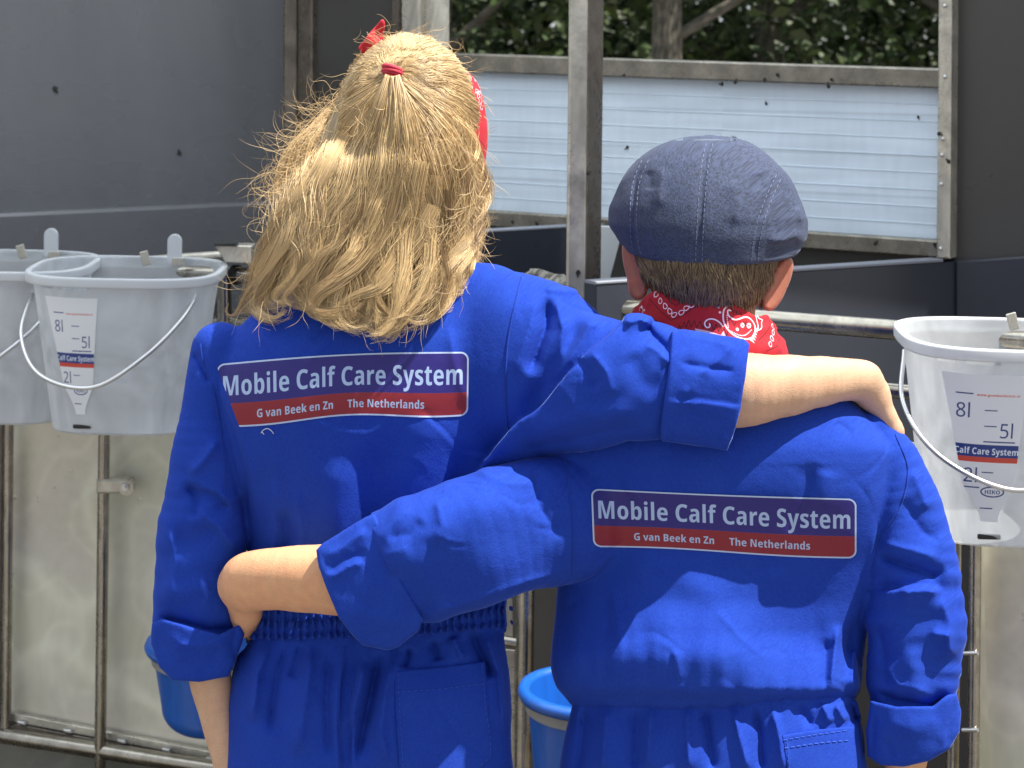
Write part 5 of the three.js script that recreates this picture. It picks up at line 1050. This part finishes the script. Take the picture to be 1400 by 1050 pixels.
  line(P2([[884, 408], [900, 424], [918, 438], [934, 430], [960, 414]]), dark, 3); line(P2([[905, 402], [914, 413], [922, 418], [934, 410]]), dark, 3);
  zig(P2([[886, 432], [900, 440], [912, 455], [926, 458]]), 7, 26); zig(P2([[924, 452], [940, 442], [962, 444], [982, 448], [996, 456]]), 15, 22); zig(P2([[1004, 424], [1020, 430]]), 10, 8);
  dots(P2([[869, 424], [873, 419], [878, 424]]), 5); c.strokeStyle = white; c.lineWidth = 5.5; c.beginPath(); c.arc(X(872), Y(427), 22, -2.4, 1.6); c.stroke();
  paisley(X(1016), Y(444), 1.0, false);
  dots(P2([[988, 414], [985, 420], [986, 427], [993, 411], [1000, 412]]), 5.5);
  c.fillStyle = '#d8b9c8'; c.beginPath(); P2([[951, 449], [968, 452], [986, 458], [990, 452], [993, 462], [1006, 468], [992, 474], [966, 466], [956, 460]]).forEach(([x, y], i) => (i ? c.lineTo(x, y) : c.moveTo(x, y))); c.fill();
  for (const [x, y] of [[1051, 470], [1057, 462], [1062, 454], [1066, 446]]) drop(X(x), Y(y), 0.7, 1.5);
  line(P2([[1036, 466], [1050, 454], [1064, 438]]), dark, 3); line(P2([[1044, 480], [1058, 474], [1070, 462]]), dark, 3);
  // the rest of the cloth
  for (let i = 0; i < 9; i++) { const x = (i < 5 ? 40 + i * 105 : 1600 + (i - 5) * 110), y = 140 + 170 * ((i * 0.618) % 1); paisley(x, y, 0.62, i % 2 === 0); drop(x + 60, y - 70, i, 1.3); drop(x + 44, y + 96, i + 1, 1.3); }
});
kerTex.wrapS = THREE.RepeatWrapping;
M.ker = phys({ map: kerTex, roughness: 0.8, bumpMap: weave, bumpScale: 0.0004, sheen: 0.25, sheenColor: lin(1, 0.3, 0.3), sheenRoughness: 0.5 });
{
  const topY = [[856, 440], [860, 424], [876, 406], [891, 397], [915, 405], [946, 410], [997, 411.5], [1021, 422], [1036, 431], [1050, 433], [1057, 430], [1071, 448], [1078, 452]];
  const yTop = (x) => { for (let i = 0; i < topY.length - 1; i++) if (x <= topY[i + 1][0]) return lerp(topY[i][1], topY[i + 1][1], clamp((x - topY[i][0]) / (topY[i + 1][0] - topY[i][0]))); return 452; };
  const NU = 200, NV = 26, pos = [], uv = [], idx = [];
  for (const inner of [0, 1]) for (let j = 0; j <= NV; j++) for (let i = 0; i <= NU; i++) {
    const th = (i / NU - 0.5) * 6.283, v = j / NV, sn = Math.sin(th), cs = Math.cos(th);
    const xe = 967 + sn * 104, y0 = cs > 0 ? yTop(xe) : 446 + 24 * -cs, y = lerp(y0, 530, v), r = lerp(0.9, 1.05, sstep(0, 0.5, v)) * 107 - inner * 5 + 4 * noise(th * 3, v * 2.5, 4) * (1 - v * 0.5) + 2.4 * noise(th * 8, v * 5 + th * 2, 9) + 3 * Math.exp(-(((v - 0.12 - 0.05 * th) / 0.07) ** 2)) * (1 - inner * 0.4), p = K(966 + sn * r, y, cs * r * 0.86 - 4);
    pos.push(p.x - bBase.x, p.y - bBase.y, p.z - bBase.z); uv.push(i / NU, 1 - (y - 390) / 140);
    const n = (NU + 1) * (NV + 1) * inner, k = n + j * (NU + 1) + i;
    if (i < NU && j < NV) inner ? idx.push(k, k + 1, k + NU + 1, k + 1, k + NU + 2, k + NU + 1) : idx.push(k, k + NU + 1, k + 1, k + 1, k + NU + 1, k + NU + 2);
    if (j === 0 && i < NU && inner) { const m = (NU + 1) * (NV + 1); idx.push(i, i + 1, m + i, i + 1, m + i + 1, m + i); }
  }
  mesh('neckerchief', geo(pos, idx, uv), M.ker, boy);
}
// red headband of the girl: a band over the front of the head, its tip standing up
{
  const pos = [], uv = [], idx = [], n = 90, m = 10;
  for (let i = 0; i <= n; i++) for (let j = 0; j <= m; j++) {
    const a = lerp(-2.3, 0.34, i / n), v = j / m, z = lerp(-58, lerp(0, 74, sstep(-0.95, -0.45, a)), v), k = lerp(0.93, 1.075, sstep(-0.95, -0.45, a)) * Math.sqrt(1 - (Math.max(z, 0) / 128) ** 2) + 0.008 * noise(a * 6, v * 3, 2), q = K(560 + Math.cos(a) * 99 * k, 186 + Math.sin(a) * 140 * k, z);
    pos.push(q.x - gBase.x, q.y - gBase.y, q.z - gBase.z); uv.push(i / n * 1.1 + 0.42, 0.1 + v * 0.6);
    if (i < n && j < m) { const b = i * (m + 1) + j; idx.push(b, b + 1, b + m + 1, b + 1, b + m + 2, b + m + 1); }
  }
  const hb = mesh('headband', geo(pos, idx, uv), M.ker, girl);
  const leaf = [[490, 66], [497, 56], [506, 44], [516, 33], [523, 26], [526, 30], [525, 44], [523, 56], [518, 66], [500, 74]], d2 = inPoly(smoothPoly(leaf, 4));
  const f = (x, y, z) => hyp2(Math.max(d2(x, y) + 3.5, 0), Math.max(Math.abs(z + 14 - 3 * Math.sin((x - y) / 7)) - 3 * clamp((y - 20) / 40), 0)) - 3.5;
  const g = netMesh(f, [480, 15, -40, 535, 85, 20], 1.8); const u2 = g.attributes.uv; for (let i = 0; i < u2.count; i++) u2.setXY(i, u2.getX(i) * 1.7 + 0.3, u2.getY(i) * 4);
  mesh('knot', g, M.ker, hb, gBase);
}
// ---------- cap of the boy ----------
const denim = dataTex(512, (x, y) => { const b = grainCell[(y >> 1) * 256 + (x >> 1)], sl = noise(x / 14, y / 2.2, 3), s2 = noise((x + y) / 3, (x - y) / 16, 5), s = 0.9 + 0.36 * (b - 0.5) + 0.12 * sl + 0.14 * s2; return [s, s, s * 0.98]; }, [3.4, 3.4], true);
M.denim = phys({ color: lin(0.044, 0.06, 0.122), roughness: 0.85, map: denim, bumpMap: weave, bumpScale: 0.0009, sheen: 0.15, sheenColor: lin(0.55, 0.65, 0.9), sheenRoughness: 0.5 });
M.denimThread = std({ color: lin(0.12, 0.145, 0.23), roughness: 0.8 });
{
  const rows = [[185, 960, 982, 10, -20], [188, 934, 1004, 36, -60], [194, 912, 1024, 56, -90], [206, 888, 1044, 76, -115], [224, 866, 1064, 96, -140], [246, 850, 1082, 111, -158], [268, 840, 1092, 121, -170], [288, 833, 1100, 127, -178], [304, 833, 1105, 129, -180], [322, 842, 1105, 128, -176], [340, 853, 1096, 124, -170], [372, 868, 1084, 116, -160]];
  const tr = trunk(rows, 2.15);
  const seams = [[[972, 186], [966, 210], [960, 260], [957, 310], [955, 366]], [[1066, 236], [1052, 266], [1040, 300], [1034, 330], [1031, 362]], [[882, 216], [870, 246], [866, 290], [868, 330], [874, 352]]];
  const fo = folds([...seams.map((s) => ['g', s, 3, -3.2]), ['g', [[906, 226], [902, 258], [900, 285]], 10, 4], ['g', [[888, 232], [890, 262]], 9, -3], ['g', [[1000, 240], [1008, 280], [1004, 310]], 12, 4], ['g', [[1036, 236], [1040, 262]], 9, -4], ['g', [[1048, 330], [1075, 328], [1098, 316]], 5, 4], ['g', [[1046, 340], [1074, 340], [1094, 330]], 5, -4], ['g', [[940, 330]], 60, 4, 30], ['g', [[1090, 282], [1096, 304]], 6, 3]]);
  const under = (x, y, z) => y - (347 + 0.135 * Math.max(z, -40) + 0.018 * (x - 967));
  const capF = (x, y, z) => { const d = tr(x, y, z); if (d > 30) return d - 5; return smax(d - fo(x, y) * sstep(-10, 30, z) - bump3(x, y, z, 60, 1.8) - bump3(x, y, z, 20, 0.5), under(x, y, z), 7); };
  const cap = shape('flat_cap', capF, [815, 175, -190, 1120, 385, 145], 2.8, M.denim, boy, bBase);
  // edge binding, peak, stitching
  const bind = []; for (let i = 0; i <= 60; i++) { const a = lerp(-2.0, 2.0, i / 60), x = 974 + Math.sin(a) * 112, z = Math.cos(a) * 117 - 2; bind.push(K(x, 346 + 0.135 * Math.max(z, -40) + 0.018 * (x - 967) - 5, z)); }
  mesh('edge_binding', wire(bind, 4.6 * S, 120, 8), M.denim, cap, bBase);
  const peak = (x, y, z) => hyp2(Math.max(Math.sqrt(((x - 968) / 105) ** 2 + ((z + 140) / 95) ** 2) * 95 - 91, 0), Math.max(Math.abs(y - 342 - ((x - 968) / 70) ** 2 * 4) - 2, 0)) - 4;
  shape('peak', peak, [845, 325, -250, 1090, 370, -40], 4, M.denim, cap, bBase);
  mesh('stitching', clean(seams.flatMap((s) => [-4.5, 4.5].map((o) => stitches(capF, s.map(([x, y]) => [x + o, y + 3]), 0.55, 4.5, 3, 0.3)))), M.denimThread, cap, bBase);
}
// ---------- short hair of the boy ----------
{
  M.hairShort = std({ color: lin(0.09, 0.057, 0.03), roughness: 0.75 });
  const nape = (x) => 414 + 0.13 * (x - 967) + 6 * Math.sin((x - 900) / 30) - 14 * ((x - 975) / 90) ** 2;
  const skin = (x, y, z) => bHead(x, y, z), hf = (x, y, z) => smax(smin(skin(x, y, z), cone(967, 400, -2, 70, 967, 470, -2, 64)(x, y, z), 14) - 4 - bump3(x, y, z, 9, 1.6), y - nape(x) + 7 + 3 * noise(x / 5, 2), 4);
  const hs = shape('hair', hf, [855, 320, -60, 1080, 440, 130], 3.4, M.hairShort, boy, bBase);
  hs.userData.label = 'short brown hair under the cap';
  const H = ribbonHair();
  for (let i = 0; i < 5200; i++) {
    const x = rr(872, 1058), y = rr(345, nape(x) + 1 - 12 * rnd() * rnd()), z = surfZ(hf, x, y);
    if (z < -60) continue;
    const L = rr(12, 26), dir = Math.atan2(1, -(x - 985) / 170 + gauss() * 0.42 + 0.5 * noise(x / 30, y / 24, 5)), pts = [], t = clamp(0.45 + gauss() * 0.35), k = rr(0.8, 1.15), lift = rr(1, 7);
    for (let s = 0; s <= 5; s++) { const u = s / 5, px = x + Math.cos(dir) * L * u, py = y + Math.sin(dir) * L * u; pts.push([px, py, z + 1 - 9 * u * u * clamp((py - 380) / 40) + lift * Math.sin(u * 2.2)]); }
    H.add(pts, rr(0.45, 0.75), [lerp(0.08, 0.3, t) * k, lerp(0.05, 0.2, t) * k, lerp(0.026, 0.1, t) * k], 0.2);
  }
  mesh('strands', H.build(bBase), M.strand, hs);
}

// ---------- a calf that stands in the pen behind, almost hidden ----------
{
  const d = 3.0, c = P(746, 420, d), t = thing('calf', V(c.x, 0.29, c.z), 'pale woolly calf with a dark brown face, half hidden left of the middle post', 'calf');
  M.wool = std({ color: lin(0.4, 0.37, 0.32), roughness: 1, map: dataTex(256, (x, y) => 0.72 + 0.5 * noise(x / 7, y / 7, 3) + 0.3 * noise(x / 3, y / 3, 6), [6, 6], true) });
  M.darkCoat = std({ color: lin(0.035, 0.022, 0.018), roughness: 0.9 });
  const s = d / F, at = (x, y, z) => P(x, y, d - z * s), tuft = (x, y, z) => 3 * noise(x / 7, y / 7, z / 7) + 2 * noise(x / 3.5, y / 3.5, z / 3.5);
  const body = union([cone(733, 388, -10, 21, 742, 396, -12, 22), cone(766, 398, -8, 22, 776, 410, -8, 24), cone(755, 420, 0, 34, 750, 470, 20, 30), cone(760, 430, -30, 46, 770, 560, -160, 90), cone(770, 560, -160, 95, 770, 570, -460, 100), cone(730, 620, -170, 28, 728, 860, -170, 16), cone(812, 620, -170, 28, 812, 860, -170, 16), cone(730, 620, -450, 30, 728, 860, -450, 16), cone(812, 620, -450, 30, 812, 860, -450, 16), cone(770, 520, -555, 12, 772, 720, -575, 8)], 16);
  const g = netMesh((x, y, z) => body(x, y, z) - tuft(x, y, z), [650, 355, -620, 880, 880, 70], 7, at);
  delete g.userData.rest;
  mesh('body', g, M.wool, t, t.position);
  const face = union([cone(748, 424, 22, 26, 742, 486, 48, 17), cone(742, 486, 48, 17, 741, 496, 52, 16), cone(776, 420, 10, 9, 800, 428, 8, 12), cone(722, 420, 10, 9, 700, 430, 8, 12)], 10), f2 = netMesh(face, [680, 385, -20, 820, 525, 80], 4, at);
  delete f2.userData.rest;
  const fm = mesh('face', f2, M.darkCoat, t, t.position);
  mesh('eye', clean([new THREE.SphereGeometry(0.012, 12, 10).translate(...at(730, 440, 42).toArray()), new THREE.SphereGeometry(0.012, 12, 10).translate(...at(765, 440, 42).toArray())]), M.rubber, fm, t.position);
}
// ---------- flies sitting on the panels and posts ----------
{
  M.fly = std({ color: lin(0.012, 0.011, 0.01), roughness: 0.5 });
  const s0 = (r, x, y, z) => new THREE.SphereGeometry(r, 8, 6).scale(x, y, z);
  const bodyG = clean([s0(0.0021, 1.5, 1, 0.8), s0(0.0014, 1, 1, 0.9).translate(0.0038, 0, 0), s0(0.0018, 1.9, 1, 0.7).translate(-0.0038, 0, 0)]);
  const wingG = clean([s0(0.0022, 2, 0.8, 0.08).rotateZ(0.4).translate(-0.005, 0.0022, 0.001), s0(0.0022, 2, 0.8, 0.08).rotateZ(-0.4).translate(-0.005, -0.0022, 0.001)]);
  const proto = new THREE.Group();
  const side = (x) => sideWall(x) - 0.003, bk = (o) => (x) => back(x) - o, rn = bk(0.028), sh = bk(0.004), jb = bk(0.038), pn = (x) => back(x) - 0.003;
  const list = [[77, 124, side, 1.1, 'grey left wall, the upper one'], [245, 207, side, 0.9, 'grey left wall, the lower one']];
  const post = (o) => (x) => fence(x) + o, where = [[852, 103, rn, 'top window rail just right of the middle post'], [985, 115, sh, 'upper edge of the pale sheet, leftmost of those over the cap'], [1006, 110, rn, 'top window rail above the right half of the cap'], [1045, 111, rn, 'top window rail, lower left of a close pair'], [1064, 104, rn, 'top window rail, upper right of a close pair'],
    [1132, 115, rn, 'top window rail, lower of two touching flies'], [1138, 110, rn, 'top window rail, upper of two touching flies'], [1047, 140, sh, 'pale sheet a little below the top rail'], [1003, 188, sh, 'pale sheet just above the top of the cap'], [1256, 162, sh, 'pale sheet near its right end'], [856, 203, sh, 'pale sheet to the left of the cap'],
    [1286, 184, jb, 'left edge of the right window jamb'], [1295, 219, jb, 'right window jamb, half way down'], [1304, 167, pn, 'dark right panel, beside the jamb, second from the top'], [1303, 203, pn, 'dark right panel, beside the jamb, third from the top'], [1302, 219, pn, 'dark right panel, beside the jamb, lowest of four'], [1305, 78, pn, 'dark right panel, beside the jamb, topmost of four'],
    [1198, 331, rn, 'bottom window rail right of the cap'], [1278, 337, rn, 'lower right corner of the window frame'], [806, 236, post(0.022), 'middle post at the height of the cap'], [790, 376, post(0.017), 'middle post low down, near the ear'], [716, 314, rn, 'dark rail left of the middle post, lowest of three'], [700, 303, rn, 'dark rail left of the middle post, leftmost of three'], [733, 305, rn, 'dark rail left of the middle post, nearest the post']];
  const add = (x, y, f, sc, label, group) => { const p = P(x, y, f(x)), o = thing('fly', p, label, 'fly', group); const b = mesh('body', bodyG, M.fly, o); mesh('wings', wingG, M.fly, o); o.scale.setScalar(sc); o.rotation.set(0, 0.35, x * 1.7); };
  for (const [x, y, f, sc, w] of list) add(x, y, f, sc, 'small dark fly sitting on the ' + w);
  for (const [x, y, f, w] of where) add(x, y, f, rr(0.6, 0.9), 'dark fly on the ' + w, 'flies round the window');
}

renderer.render(scene, camera);
